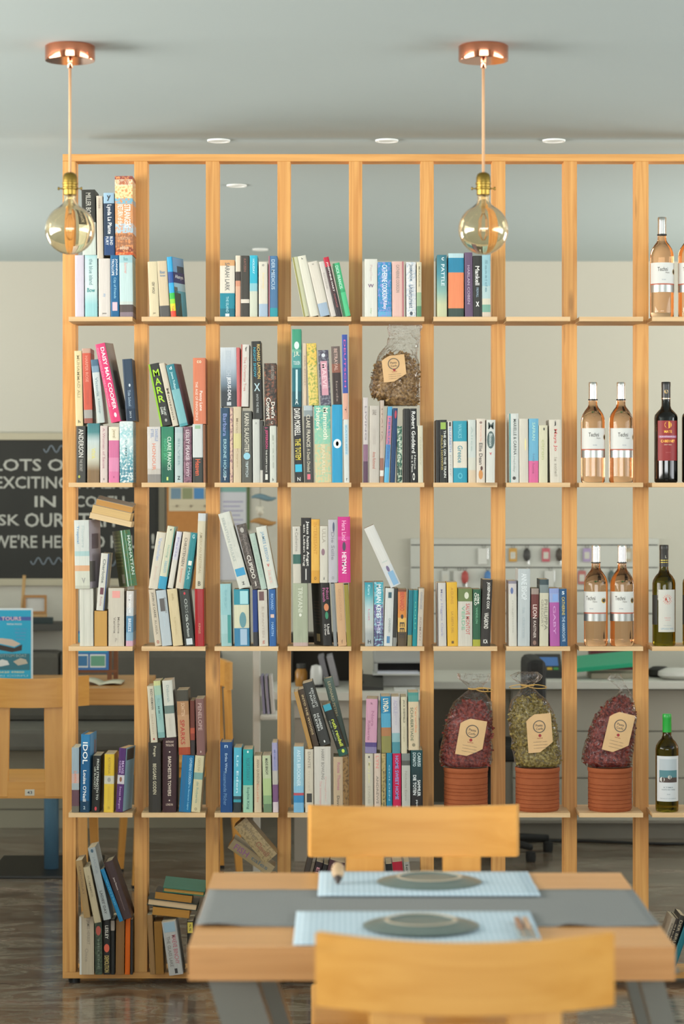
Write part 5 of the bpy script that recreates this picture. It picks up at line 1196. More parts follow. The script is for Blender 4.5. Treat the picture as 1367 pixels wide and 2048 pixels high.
# ------------------------------------------------------------------ pendant lamps
COPPER = plain('#d98c6c', .1, 1.0)
BRASS = plain('#a08440', .32, 1.0)
CORD = plain('#d0a57c', .8)
AMBER = glass('amber_bulb_glass', '#fcf1da', 1.48)
FIL = plain('#d9a060', .5)
YL = 5.95
def pendant(px, label):
    x = (px - CX) * YL / F
    t = thing('pendant_lamp', label, 'lamp', (x, YL, ZCEIL), 'globe bulb pendant lamps')
    zz = lambda py: P(0, py, YL).z - ZCEIL
    zc0 = zz(122)
    lathe('ceiling_rose', [(.0001, 0), (.058, 0), (.0615, -.003), (.0615, zc0 + .003), (.0605, zc0), (.0001, zc0)], COPPER, t, 48)
    lathe('cord_grip', [(.0065, zc0), (.0065, zc0 - .016), (.005, zc0 - .018), (.0001, zc0 - .018)], COPPER, t, 20)
    tube('cord', [(0, 0, zc0 - .017), (0, 0, zz(250)), (0, 0, zz(347))], .0035, CORD, t, 10)
    zs = zz(345); zb = zz(391)
    h = zs - zb
    lathe('lamp_socket', [(.0001, zs), (.008, zs), (.0145, zs - .004), (.0175, zs - .012), (.0178, zs - .024), (.0192, zs - .0255), (.0192, zs - .029), (.0178, zs - .0305), (.0178, zs - .036), (.0196, zs - .038), (.0196, zs - .041), (.0168, zs - .043), (.0165, zb + .002), (.0145, zb), (.0001, zb)], BRASS, t, 32)
    for s in (-1, 1):
        lathe('socket_screw', [(.0001, 0), (.004, 0), (.004, .004), (.0015, .005), (.0015, .012), (.0001, .012)], BRASS, t, 10).matrix_local = Matrix.Translation((s * .030, 0, zs - .0395)) @ Matrix.Rotation(R(-90 * s), 4, 'Y')
    zg = zz(459); r = .0615
    def prof(rad, neck, top):
        p = []
        a0 = math.asin(min(1, neck / rad))
        for k in range(25):
            a = math.pi - (math.pi - a0 - .25) * k / 24
            p.append((max(.0001, rad * math.sin(a)), zg + rad * math.cos(a)))
        p += [(neck + .004, zg + rad * math.cos(a0) + .003), (neck, zg + rad * math.cos(a0) + .011), (neck, top)]
        return p
    outer = prof(r, .0145, zb + .001); inner = prof(r - .0014, .0131, zb + .001)
    lathe('glass_bulb', outer + inner[::-1], AMBER, t, 48)
    lathe('glass_stem', [(.0001, zb), (.006, zb), (.005, zb - .03), (.0035, zb - .045), (.0001, zb - .046)], glass('stem_glass', '#f4ead0', 1.2), t, 16)
    for k in range(4):
        a = k * math.pi / 2 + .5
        tube('filament', [(.003 * math.cos(a), .003 * math.sin(a), zb - .044), (.012 * math.cos(a), .012 * math.sin(a), zg + .022), (.013 * math.cos(a), .013 * math.sin(a), zg - .012), (.003 * math.cos(a), .003 * math.sin(a), zg - .026)], .0011, FIL, t, 6)
    return t
pendant(140, 'copper pendant lamp with amber globe bulb, left one')
pendant(966, 'copper pendant lamp with amber globe bulb, right one')

# ------------------------------------------------------------------ chairs
def make_chair(label):
    t = thing('dining_chair', label, 'chair', (0, 0, 0), 'beech dining chairs')
    # curved top plank, concave towards the sitter (-y)
    n = 20; W = .222; th = .02
    def yb(x): return .205 - .042 * (x / W) ** 2
    def zt(x): return .855 + .010 * (x / W) ** 2
    def zb_(x): return .751 + .006 * (x / W) ** 2
    bm = bmesh.new(); rows = []
    for i in range(n + 1):
        x = -W + 2 * W * i / n
        sl = -2 * .042 * x / W ** 2; nn = math.hypot(1, sl); ix = x + th * sl / nn; iy = yb(x) - th / nn
        rows.append([bm.verts.new(p) for p in ((x, yb(x), zb_(x)), (x, yb(x), zt(x)), (ix, iy, zt(x)), (ix, iy, zb_(x)))])
    for i in range(n):
        for k in range(4): bm.faces.new((rows[i][k], rows[i + 1][k], rows[i + 1][(k + 1) % 4], rows[i][(k + 1) % 4]))
    bm.faces.new(rows[0]); bm.faces.new(rows[-1][::-1])
    bmesh.ops.bevel(bm, geom=[e for e in bm.edges if e.calc_face_angle(0) > .8], offset=.004, segments=2, affect='EDGES')
    from_bm('backrest', bm, BEECH, t)
    for s in (-1, 1):
        x0, x1 = s * .062, s * .142
        a, c = min(x0, x1), max(x0, x1); bm = bmesh.new()
        lo = (.196, .43); hi = (.184, .754)
        vv = []
        for (y, z), wv in ((lo, .004), (hi, 0)):
            for (xx, yy) in ((a + wv, y), (c - wv, y), (c - wv, y - .018), (a + wv, y - .018)): vv.append(bm.verts.new((xx, yy, z)))
        for q in ((0, 1, 2, 3), (7, 6, 5, 4), (0, 4, 5, 1), (1, 5, 6, 2), (2, 6, 7, 3), (3, 7, 4, 0)): bm.faces.new([vv[i] for i in q])
        bmesh.ops.recalc_face_normals(bm, faces=bm.faces)
        bmesh.ops.bevel(bm, geom=list(bm.edges), offset=.002, segments=1, affect='EDGES')
        from_bm('back_slat', bm, BEECH_V, t)
    box('seat', (-.215, -.215, .458), (.215, .178, .486), BEECH, t, .006)
    box('seat_apron', (-.2, .172, .425), (.2, .194, .486), BEECH, t, .002)
    box('seat_apron', (-.19, -.19, .42), (.19, -.172, .457), BEECH, t, .002)
    for sx in (-1, 1):
        box('seat_apron', (sx * .19 - .009, -.171, .42), (sx * .19 + .009, .171, .457), BEECH, t, .002)
        for sy in (-1, 1):
            bm = bmesh.new(); vv = []
            tx, ty = sx * .196, sy * .178; bx_, by_ = sx * .212, sy * .205
            for (cx_, cy_, z, hw) in ((bx_, by_, .012, .012), (tx, ty, .457 if sy < 0 else .424, .018)):
                for dx, dy in ((-1, -1), (1, -1), (1, 1), (-1, 1)): vv.append(bm.verts.new((cx_ + dx * hw, cy_ + dy * hw, z)))
            for q in ((3, 2, 1, 0), (4, 5, 6, 7), (0, 1, 5, 4), (1, 2, 6, 5), (2, 3, 7, 6), (3, 0, 4, 7)): bm.faces.new([vv[i] for i in q])
            lg = from_bm('leg', bm, BEECH_V, t)
            box('foot_cap', (bx_ - .013, by_ - .013, 0), (bx_ + .013, by_ + .013, .012), BLACK, lg, .002)
    return t
ch0 = make_chair('beech chair nearest the camera, back turned to the viewer')
ch0.location = ((932 - CX) * 3.55 / F, 3.55 + .205, 0); ch0.rotation_euler = (0, 0, R(180))
ch1 = copy_tree(ch0); ch1['label'] = 'beech chair on the far side of the dining table, facing the viewer'
ch1.location = ((828 - CX) * 5.13 / F, 5.13 - .205, 0); ch1.rotation_euler = (0, 0, R(1))
ch2 = copy_tree(ch0); ch2['label'] = 'beech chair behind the lattice at left with a number tag'
ch2.location = ((52 - CX) * 8.68 / F, 8.68 + .205, 0); ch2.rotation_euler = (0, 0, R(180))
tg = box('number_tag', (-.017, .1945, .436), (.017, .1955, .458), plain('#d8d4c4', .6), ch2)
tg.location = (-.012, 0, 0)
lettering('tag_number', '43', lambda a, b_: (-.012 - a, .1958, .447 + b_), .018, .011, plain('#2f3a4a', .6), ch2)
ch3 = copy_tree(ch0); ch3['label'] = 'beech chair turned sideways behind the third column of books'
ch3.location = ((462 - CX) * 9.6 / F - .205, 9.58, 0); ch3.rotation_euler = (0, 0, R(-77))

# ------------------------------------------------------------------ dining table in front
YT0, YT1 = 4.10, 4.905; XT0, XT1 = -.2604, .5645; ZTAB = .75
tb = thing('dining_table', 'square oak topped dining table with slanted grey steel legs', 'table', ((XT0 + XT1) / 2, (YT0 + YT1) / 2, 0))
off = tb.location
nb = 6
for k in range(nb):
    y0 = YT0 + (YT1 - YT0) * k / nb; y1 = YT0 + (YT1 - YT0) * (k + 1) / nb
    box('top_plank', (XT0, y0, ZTAB - .058), (XT1, y1 - .0004, ZTAB), TABLEW, tb, .0012, off=off)
STEEL = plain('#77776f', .4, .35)
for y in (YT0 + .14, YT1 - .29):
    for (xt, xbm) in ((XT0 + .065, .02), (XT1 - .03, .72)):
        bm = bmesh.new(); vv = []
        for (cx_, z, hw) in ((xbm, .004, .045), (xt, ZTAB - .066, .042)):
            for dx, dy in ((-1, -1), (1, -1), (1, 1), (-1, 1)): vv.append(bm.verts.new((cx_ + dx * hw * (1 if xt < 0 else .5), y + dy * .03, z)))
        for q in ((3, 2, 1, 0), (4, 5, 6, 7), (0, 1, 5, 4), (1, 2, 6, 5), (2, 3, 7, 6), (3, 0, 4, 7)): bm.faces.new([vv[i] for i in q])
        for v in bm.verts: v.co -= off
        lg = from_bm('leg', bm, STEEL, tb)
        box('mounting_plate', (xt - .03, y - .04, ZTAB - .066), (xt + .05, y + .04, ZTAB - .058), STEEL, lg, .001, off=off)
        box('foot_pad', (xbm - .05, y - .035, 0), (xbm + .05, y + .035, .004), BLACK, lg, 0, off=off)

def cloth_mat(name, c0, c1, sx, sy, rough=.9):
    m, nt, bs = new_mat(name); N = nt.nodes; L = nt.links
    tc = N.new('ShaderNodeTexCoord'); sp = N.new('ShaderNodeSeparateXYZ'); L.new(tc.outputs['Object'], sp.inputs[0])
    fac = None
    for i, s in ((0, sx), (1, sy)):
        if not s: continue
        mu = N.new('ShaderNodeMath'); mu.operation = 'MULTIPLY'; mu.inputs[1].default_value = s; L.new(sp.outputs[i], mu.inputs[0])
        si = N.new('ShaderNodeMath'); si.operation = 'SINE'; L.new(mu.outputs[0], si.inputs[0])
        if fac is None: fac = si.outputs[0]
        else:
            ad = N.new('ShaderNodeMath'); ad.operation = 'ADD'; L.new(fac, ad.inputs[0]); L.new(si.outputs[0], ad.inputs[1]); fac = ad.outputs[0]
    mr = N.new('ShaderNodeMapRange'); mr.inputs[1].default_value = -1; mr.inputs[2].default_value = 1; L.new(fac, mr.inputs[0])
    mx = N.new('ShaderNodeMix'); mx.data_type = 'RGBA'; mx.inputs[6].default_value = lin(c0); mx.inputs[7].default_value = lin(c1)
    L.new(mr.outputs[0], mx.inputs[0]); L.new(mx.outputs[2], bs.inputs['Base Color']); bs.inputs['Roughness'].default_value = rough
    return m
# runner with gentle waves along its near edge
rm = cloth_mat('grey_linen', '#70716f', '#7e7f7c', 900, 900)
path = []
for k in range(41): path.append((XT0 + .002 + (XT1 - XT0 - .004) * k / 40, ZTAB + .0006))
vs, fs = [], []; ny = 10
for i, (x, z) in enumerate(path):
    for j in range(ny + 1):
        v = j / ny; y = 4.285 + .40 * v
        wz = 0.0
        if x < -.1 or x > .39:
            wz = max(0, .0045 * math.exp(-(v / .12) ** 2) * max(0, math.sin(i * .62 + .6))) + .0006 * (1 + math.sin(i * .5 + v * 9))
        vs.append((x, y, z + wz))
fs = [(i * (ny + 1) + j, (i + 1) * (ny + 1) + j, (i + 1) * (ny + 1) + j + 1, i * (ny + 1) + j + 1) for i in range(len(path) - 1) for j in range(ny)]
rn = mesh('table_runner', vs, fs, rm, None, True)
sm = rn.modifiers.new('thick', 'SOLIDIFY'); sm.thickness = .001; sm.offset = 1
tag(rn, 'grey linen runner laid across the middle of the dining table', 'table runner')
MATM = cloth_mat('blue_check_placemat', '#9db1bd', '#bccbd3', 620, 620)
def placemat(x0, x1, y0, y1, label):
    vs, fs = [], []; nx, ny = 14, 10
    for j in range(ny + 1):
        for i in range(nx + 1):
            x = x0 + (x1 - x0) * i / nx; y = y0 + (y1 - y0) * j / ny
            on = 1 if 4.25 < y < 4.72 else 0
            vs.append((x - x0, y - y0, (.0058 if on else .0026)))
    fs = [(j * (nx + 1) + i, j * (nx + 1) + i + 1, (j + 1) * (nx + 1) + i + 1, (j + 1) * (nx + 1) + i) for j in range(ny) for i in range(nx)]
    o = mesh('placemat', vs, fs, MATM, None, True); o.location = (x0, y0, ZTAB + .0005)
    s_ = o.modifiers.new('thick', 'SOLIDIFY'); s_.thickness = .002; s_.offset = -1
    return tag(o, label, 'placemat', 'checked placemats on the dining table')
placemat(-.046, .376, 4.59, 4.90, 'pale blue checked placemat by the far chair')
placemat(-.083, .342, 4.106, 4.415, 'pale blue checked placemat by the near chair')
PLM = plain('#5f6d68', .35, noise=.1, nscale=25); PLR = plain('#b3a48e', .4)
def plate(x, y, label):
    t = thing('stoneware_plate', label, 'plate', (x, y, ZTAB + .0068), 'stoneware plates on the placemats')
    lathe('plate_body', [(.0001, .0085), (.057, .0085), (.058, .0105), (.064, .0105), (.066, .009), (.082, .0065), (.098, .0028), (.1025, .0008), (.1015, 0), (.098, .0006), (.082, .0036), (.064, .0055), (.0001, .0055)], PLM, t, 56)
    lathe('foot_ring', [(.0575, .0107), (.0645, .0107), (.0635, .0118), (.0585, .0118)], PLR, t, 56, closed=True)
plate(.171, 4.745, 'upturned grey green stoneware plate on the far placemat')
plate(.139, 4.262, 'upturned grey green stoneware plate on the near placemat')
sh = thing('spiral_shell', 'small beige shell with dark tip on the far placemat', 'shell', (-.012, 4.73, ZTAB + .0050))
pr = [(.0001, 0), (.006, .002), (.011, .010), (.0125, .018), (.0115, .019), (.0128, .027), (.0115, .033), (.0118, .034), (.0085, .042), (.0001, .045)]
so = lathe('shell_body', pr, plain('#b89a76', .5, noise=.25, nscale=70), sh, 18)
so.matrix_local = Matrix.Translation((.004, .012, .0128)) @ Matrix.Rotation(R(-62), 4, 'X') @ Matrix.Translation((0, 0, -.006))
st = lathe('shell_tip', [(.0001, -.018), (.003, -.012), (.0065, .0), (.0085, .004), (.0001, .0045)], plain('#33261f', .5), sh, 14)
st.matrix_local = Matrix.Translation((.004, .012, .0128)) @ Matrix.Rotation(R(-62), 4, 'X') @ Matrix.Translation((0, 0, -.010))
ct = thing('cutlery_sleeve', 'paper cutlery sleeve with wooden handles on the near placemat', 'cutlery', (.318, 4.235, ZTAB + .0046))
box('sleeve', (-.017, -.105, 0), (.017, .03, .004), plain('#9aa6a8', .8), ct, .001)
for k, (c, w_) in enumerate((('#9a7258', .006), ('#b8977a', .006))):
    box('wooden_handle', (-.012 + .014 * k, -.02, .004), (-.012 + .014 * k + w_ + .004, .075, .010), plain(c, .5), ct, .002)
    box('fork_blade' if k else 'knife_blade', (-.010 + .014 * k, -.1, .004), (-.006 + .014 * k + w_, -.02, .0055), SILVER, ct)

# ------------------------------------------------------------------ background, left: blackboard, bench, table, posters
Yw = YB - .002
def wall_box(name, x0, y0, x1, y1, t0, t1, mat, parent=None, bevel=0.0, org=None):
    a = P(x0, y1, YB); c = P(x1, y0, YB)
    o = (0, 0, 0) if org is None else org
    return box(name, (a.x, YB - t1, a.z), (c.x, YB - t0, c.z), mat, parent, bevel, off=o)
bo = P(125, 1168, YB)
bb = thing('blackboard', 'chalk written blackboard in a pale frame on the back wall', 'blackboard', tuple(bo))
FRAMEW = plain('#b5ad94', .6)
wall_box('board', -120, 880, 318, 1157, .001, .012, plain('#2b2b26', .75, noise=.2, nscale=6), bb, 0, bo)
wall_box('frame_rail', -130, 866, 330, 880, .001, .022, FRAMEW, bb, .002, bo); wall_box('frame_rail', -130, 1157, 330, 1171, .001, .022, FRAMEW, bb, .002, bo)
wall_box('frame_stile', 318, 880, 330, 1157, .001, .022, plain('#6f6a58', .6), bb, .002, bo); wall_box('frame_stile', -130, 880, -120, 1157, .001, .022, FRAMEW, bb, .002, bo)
CHALK = plain('#b4b4aa', .95)
def chalk(s, x0, x1, yc, hp, nm='chalk_line'):
    wdt = (x1 - x0) * YB / F; c = P((x0 + x1) / 2, yc, YB)
    o = lettering(nm, s, lambda a, b_: (c.x + a - bo.x, -.0135, c.z + b_ - bo.z), wdt, hp * YB / F, CHALK, bb)
chalk('LOTS OF', -12, 148, 930, 24); chalk('EXCITING WALKS', -8, 260, 965, 24); chalk('IN', 70, 112, 1003, 22); chalk('CORFU -', 150, 268, 1003, 22)
chalk('ASK', -30, 40, 1040, 22); chalk('OUR STAFF', 50, 240, 1040, 28); chalk("WE'RE HERE TO HELP", -14, 290, 1083, 26); chalk('!', 303, 309, 1082, 30)
for (xs, yc) in ((88, 898), (62, 1122), (200, 1125)):
    pts = []
    for k in range(25):
        q = P(xs + 62 * k / 24, yc + 7 * math.sin(k * .8), YB)
        pts.append((q.x - bo.x, -.013, q.z - bo.z))
    tube('chalk_wave', pts, .003, plain('#7f8a92', .95), bb, 5)
# cork board with sheets
co_ = P(420, 1178, YB)
cb = thing('cork_board', 'orange brown cork notice board beside the blackboard', 'notice board', tuple(co_))
wall_box('cork_panel', 334, 925, 438, 1178, .001, .015, plain('#b97f45', .9, noise=.12, nscale=40), cb, 0, co_)
wall_box('pinned_sheet', 338, 940, 437, 1022, .0152, .017, plain('#cbbfa2', .8), cb, 0, co_)
for k, c in enumerate(('#6f8a9a', '#8a8f6a', '#4f86b5', '#7a6a5c')): wall_box('printed_photo', 342 + 23 * k, 976, 362 + 23 * k, 998, .0172, .018, plain(c, .7), cb, 0, co_)
for k in range(3): wall_box('push_pin', 352 + 28 * k, 1010, 356 + 28 * k, 1014, .0172, .022, plain('#8a7a66', .5), cb, 0, co_)
no = P(466, 1160, YB)
nt_ = thing('notice_sheet', 'tall white printed notice with green edge right of cork board', 'poster', tuple(no))
wall_box('sheet', 439, 955, 493, 1160, .001, .006, plain('#ccccd0', .8), nt_, 0, no); wall_box('green_edge', 493, 955, 499, 1060, .001, .008, plain('#5a6a44', .8), nt_, 0, no)
wall_box('header_picture', 441, 960, 492, 984, .0062, .007, plain('#7fa8a0', .8), nt_, 0, no)
for k in range(6): wall_box('printed_line', 446, 1002 + 9 * k, 486 - 6 * (k % 2), 1005 + 9 * k, .0062, .007, plain('#a8a5bc', .8), nt_, 0, no)
# hanging driftwood mobile
mo = P(520, 960, 11.3)
mb = thing('driftwood_mobile', 'hanging mobile of driftwood fish and shells by the notice', 'ornament', tuple(mo))
def rel(px, py, Y, o): q = P(px, py, Y); return (q.x - o.x, q.y - o.y, q.z - o.z)
tube('string', [rel(520, 905, 11.3, mo), rel(520, 1060, 11.3, mo)], .0015, plain('#8a8272', .9), mb, 5)
tube('hanger_hook', [rel(520, 905, 11.3, mo), rel(520, 905, 11.44, mo)], .003, plain('#8a8a86', .4, .8), mb, 6)
for (l, r_, y, th, c, nm) in ((502, 552, 995, 6, '#6f8a94', 'driftwood_fish'), (513, 526, 1021, 10, '#d8d2c0', 'shell'), (500, 552, 1044, 7, '#b0824a', 'driftwood_fish'), (515, 528, 968, 6, '#7a6a58', 'pebble')):
    tube(nm, [rel(l + (r_ - l) * k / 6, y - 3 * math.sin(k), 11.3, mo) for k in range(7)], [max(.002, th * 11.3 / F * math.sin(math.pi * (k + .6) / 7.2)) for k in range(7)], plain(c, .7), mb, 8)
# ledge with mini easel
le = P(60, 1258, 11.36)
lg_ = box('wall_ledge', (-.20 * 10 + le.x * 0 - 1.6, 11.18, le.z), (P(128, 0, 11.3).x, YB - .001, le.z + .033), plain('#4a4842', .7), None, .002)
lg_.location = (0, 0, 0)
tag(lg_, 'narrow dark grey ledge along the back wall behind the chair', 'shelf')
zl = le.z + .0335
eo = Vector((P(62, 0, 11.28).x, 11.28, zl))
ez = thing('mini_easel', 'small wooden table easel standing on the dark ledge', 'easel', tuple(eo))
EW = plain('#c09a66', .55)
for (a, c) in ((( -.045, 0, 0), (-.035, .03, .22)), ((.055, 0, 0), (.02, .03, .115)), ((0, .12, 0), (-.01, .04, .11))):
    tube('easel_leg', [a, c], .008, EW, ez, 6)
box('easel_bar', (-.06, -.012, .028), (.075, .006, .042), EW, ez, .001)
pf = thing('picture_frame', 'small wooden picture frame leaning on the table easel', 'picture', (eo.x + .012, eo.y - .004, eo.z + .0425))
for (a, c) in (((-.045, -.012, 0), (.062, 0, .012)), ((-.045, -.012, .075), (.062, 0, .087)), ((-.045, -.012, .012), (-.035, 0, .075)), ((.052, -.012, .012), (.062, 0, .075))): box('frame_bar', a, c, plain('#a8773f', .5), pf)
box('print', (-.035, -.004, .012), (.052, -.002, .075), plain('#c3c0b8', .7), pf)
bkx = box('paper_box', (P(67, 0, 11.22).x, 11.185, zl), (P(107, 0, 11.22).x, 11.215, zl + .03), plain('#22302f', .5), None, .002)
tag(bkx, 'small black box in front of the easel on the ledge', 'box')
# bench
bx0 = XL + .05; bx1 = P(437, 0, 11).x
be = thing('upholstered_bench', 'long dark grey upholstered bench along the back wall', 'bench', ((bx0 + bx1) / 2, 11.2, 0))
bof = be.location
SOFA = plain('#5f5b52', .9, noise=.12, nscale=18); SOFA2 = plain('#6f6b61', .9, noise=.1, nscale=18)
nseg = 4
for k in range(nseg):
    a = bx0 + (bx1 - bx0) * k / nseg; c = bx0 + (bx1 - bx0) * (k + 1) / nseg
    box('back_cushion', (a + .002, 11.2, .47), (c - .002, 11.40, .788), SOFA, be, .025, off=bof)
    box('seat_cushion', (a + .002, 10.82, .37), (c - .002, 11.40, .468), SOFA2, be, .02, off=bof)
box('bench_base', (bx0, 11.0, 0), (bx1, 11.4, .368), plain('#a39b86', .7), be, .003, off=bof)
box('base_groove', (bx0, 10.997, .085), (bx1, 11.0, .09), plain('#6a6456', .7), be, 0, off=bof)
# cafe table
ct0, ct1 = P(-90, 0, 9.5).x, P(284, 0, 9.5).x
cf = thing('cafe_table', 'wood topped pedestal table behind the lattice at left', 'table', ((ct0 + ct1) / 2, 9.85, 0))
cof = cf.location
box('table_top', (ct0, 9.5, .690), (ct1, 10.2, .757), wood('cafe_oak', '#c99350', '#b27a3a', 'x', .35, .5, .3), cf, .003, off=cof)
tube('chrome_column', [(P(101, 0, 9.72).x - cof.x, -.1, .012), (P(101, 0, 9.72).x - cof.x, -.1, .69)], .03, plain('#6f9cba', .3, .35), cf, 20)  # blue sky reflection on the chrome is put into the base colour
box('base_plate', (P(-20, 0, 9.7).x, 9.55, 0), (P(190, 0, 9.7).x, 10.1, .012), plain('#1f1e1a', .4), cf, .003, off=cof)
zt_ = .7575
# blue boat poster
p0 = Vector((P(14, 0, 9.85).x, 9.85, zt_))
ps = thing('tour_poster', 'bright blue boat tour poster standing on the cafe table', 'poster', tuple(p0))
hw_, hh_ = .105, .297
box('poster_sheet', (-hw_, 0, 0), (hw_, .003, hh_), plain('#d3dde0', .5), ps)
box('printed_sea', (-hw_ + .005, -.0008, .005), (hw_ - .007, 0, hh_ - .008), plain('#1fa3c9', .5), ps)
box('stand_foot', (-.08, 0.003, 0), (.08, .07, .004), plain('#c8d0d2', .2), ps)
def flat(nm, pts, c, dy, par): return mesh(nm, [(x, dy, z) for x, z in pts], [tuple(range(len(pts)))], plain(c, .6), par)
flat('printed_banner', [(-.1, .247), (.098, .247), (.098, .262), (-.1, .262)], '#4a5fa8', -.0012, ps)
lettering('poster_title', 'SAFE TOURS', lambda a, b_: (-.012 + a, -.0018, .2545 + b_), .14, .015, plain('#e8c9d0', .6), ps)
lettering('poster_lettering', 'PARGA PAXOS', lambda a, b_: (.03 + a, -.0016, .232 + b_), .06, .007, plain('#dfe8ea', .6), ps)
for k in range(4): lettering('poster_lettering', ('daily trips', 'blue caves', 'swimming', 'bbq')[k], lambda a, b_: (.055 + a, -.0016, .212 - k * .014 + b_), .05 - .006 * k, .006, plain('#6f8fc4', .6), ps)
flat('printed_boat_hull', [(-.1, .165), (.03, .135), (.062, .15), (.06, .125), (.02, .118), (-.1, .14)], '#3a302c', -.0012, ps)
flat('printed_boat_deck', [(-.1, .172), (-.02, .175), (.02, .17), (.055, .152), (.03, .14), (-.1, .168)], '#c9b8a8', -.0014, ps)
flat('printed_panel', [(-.1, .045), (.093, .045), (.093, .112), (-.1, .112)], '#2f6f80', -.0011, ps)
for (cx_, cz_, c) in ((-.02, .075, '#d0d6d6'), (.055, .08, '#b8b0a0'), (-.07, .08, '#8fa0a4')):
    flat('printed_small_boat', [(cx_ - .03, cz_), (cx_ - .01, cz_ - .016), (cx_ + .03, cz_ - .008), (cx_ + .022, cz_ + .008), (cx_, cz_ + .014)], c, -.0014, ps)
lettering('poster_lettering', 'GLASS BOTTOM BOAT', lambda a, b_: (-.005 + a, -.0016, .104 + b_), .17, .012, plain('#8fa8a8', .6), ps)
lettering('poster_lettering', 'TEL. 26620 49800', lambda a, b_: (-.01 + a, -.0016, .037 + b_), .16, .007, plain('#dfe0b0', .6), ps)
lettering('poster_lettering', 'SIDARI CORFU', lambda a, b_: (0 + a, -.0016, .022 + b_), .17, .007, plain('#9fd3e0', .6), ps)
# leaflet display stand
l0 = Vector((P(200, 0, 9.95).x, 9.95, zt_))
ls = thing('leaflet_stand', 'dark wooden stand holding a blue beach leaflet on the cafe table', 'display stand', tuple(l0))
DW = plain('#7a4a24', .5)
for (x, y) in ((P(219, 0, 9.95).x - l0.x, 0), (P(230, 0, 9.95).x - l0.x, .035)):
    box('stand_leg', (x - .009, y - .008, 0), (x + .009, y + .008, .26), DW, ls, .001)
box('stand_bar', (P(150, 0, 9.95).x - l0.x, -.012, .028), (P(235, 0, 9.95).x - l0.x, -.008, .04), DW, ls)
lx0 = P(140, 0, 9.93).x - l0.x; lx1 = P(217, 0, 9.93).x - l0.x
box('leaflet', (lx0, -.02, .04), (lx1, -.0125, .2), plain('#2f6fb0', .5), ls)
box('printed_sea', (lx0 + .004, -.0212, .112), (lx1 - .006, -.0201, .19), plain('#2f9fc0', .5), ls)
for k in range(2):
    xx = lx0 + .01 + k * .072
    box('printed_photo', (xx, -.0215, .05), (xx + .064, -.0202, .104), plain('#d8e0de', .5), ls)
    box('printed_beach', (xx + .003, -.022, .056), (xx + .061, -.0216, .098), plain(('#2f6f9f', '#5f9a80')[k], .5), ls)
pp = thing('open_magazine', 'open white magazine lying on the cafe table', 'magazine', (P(205, 0, 9.75).x, 9.72, zt_))
vs, fs = [], []
for j in range(2):
    for i in range(13):
        u = -1 + i / 6
        vs.append((u * .085, -.1 + .2 * j, .001 + .016 * abs(math.sin(abs(u) * 2.6)) * (1 if u < 0 else .5)))
for i in range(12): fs.append((i, i + 1, 14 + i, 13 + i))
mg = mesh('page_spread', vs, fs, plain('#cfc9b0', .8), pp, True); s_ = mg.modifiers.new('t', 'SOLIDIFY'); s_.thickness = .001; s_.offset = 1

# ------------------------------------------------------------------ background, right: reception desk and key rack
DT = .705
PANEL = plain('#a8a195', .7); TOPM = plain('#cfccc2', .45); DRAW = plain('#b3ad9e', .6)
d0 = Vector((P(900, 0, 10.5).x, 10.4, 0))
dk = thing('reception_desk', 'long pale reception desk with drawers and a rounded end', 'desk', tuple(d0))
xl_ = P(510, 0, 9.9).x; xm = P(858, 0, 10.2).x; xk = P(1022, 0, 10.6).x; xe = 3.2
# peninsula worktop with a rounded left end
vs = []; yc0, yc1 = 9.92, 10.6; rr = .34
ol = [(xm, yc0), (xm, yc1)]
for k in range(13):
    a = math.pi / 2 + math.pi * k / 12
    ol.append((xl_ + rr * .5 + rr * .5 * math.cos(a), (yc0 + yc1) / 2 + rr * math.sin(a)))
n = len(ol)
vs = [(x - d0.x, y - d0.y, DT - .032) for x, y in ol] + [(x - d0.x, y - d0.y, DT) for x, y in ol]
mesh('worktop', vs, [tuple(range(n)), tuple(range(2 * n - 1, n - 1, -1))] + [(i, n + i, n + (i + 1) % n, (i + 1) % n) for i in range(n)], TOPM, dk)
box('front_panel', (P(588, 0, 10).x, 10.0, .0), (xm - .01, 10.03, DT - .033), PANEL, dk, .002, off=d0)
box('apron', (P(588, 0, 10).x, 9.985, DT - .11), (xm - .01, 9.999, DT - .033), plain('#c6c1b5', .6), dk, .001, off=d0)
box('side_panel', (xm - .03, 10.031, 0), (xm - .01, 10.6, DT - .033), PANEL, dk, 0, off=d0)
box('worktop', (xm + .001, 10.5, DT - .032), (xe, 11.2, DT), TOPM, dk, .002, off=d0)
box('pedestal', (xk, 10.62, .075), (xe - .02, 11.18, DT - .033), DRAW, dk, .002, off=d0)
box('plinth', (xk + .02, 10.68, 0), (xe - .02, 11.15, .0745), plain('#8f897c', .7), dk, 0, off=d0)
box('back_panel', (xm, 11.15, .1), (xk, 11.18, DT - .033), plain('#6a6355', .8), dk, 0, off=d0)
gx = [xk + .004, P(1280, 0, 10.6).x, P(1560, 0, 10.6).x, xe - .024]
zrow = [.085, .275, .48, DT - .04]
for i in range(3):
    for j in range(3):
        box('drawer_front', (gx[i] + .002, 10.602, zrow[j] + .003), (gx[i + 1] - .002, 10.619, zrow[j + 1] - .003), DRAW, dk, .0015, off=d0)
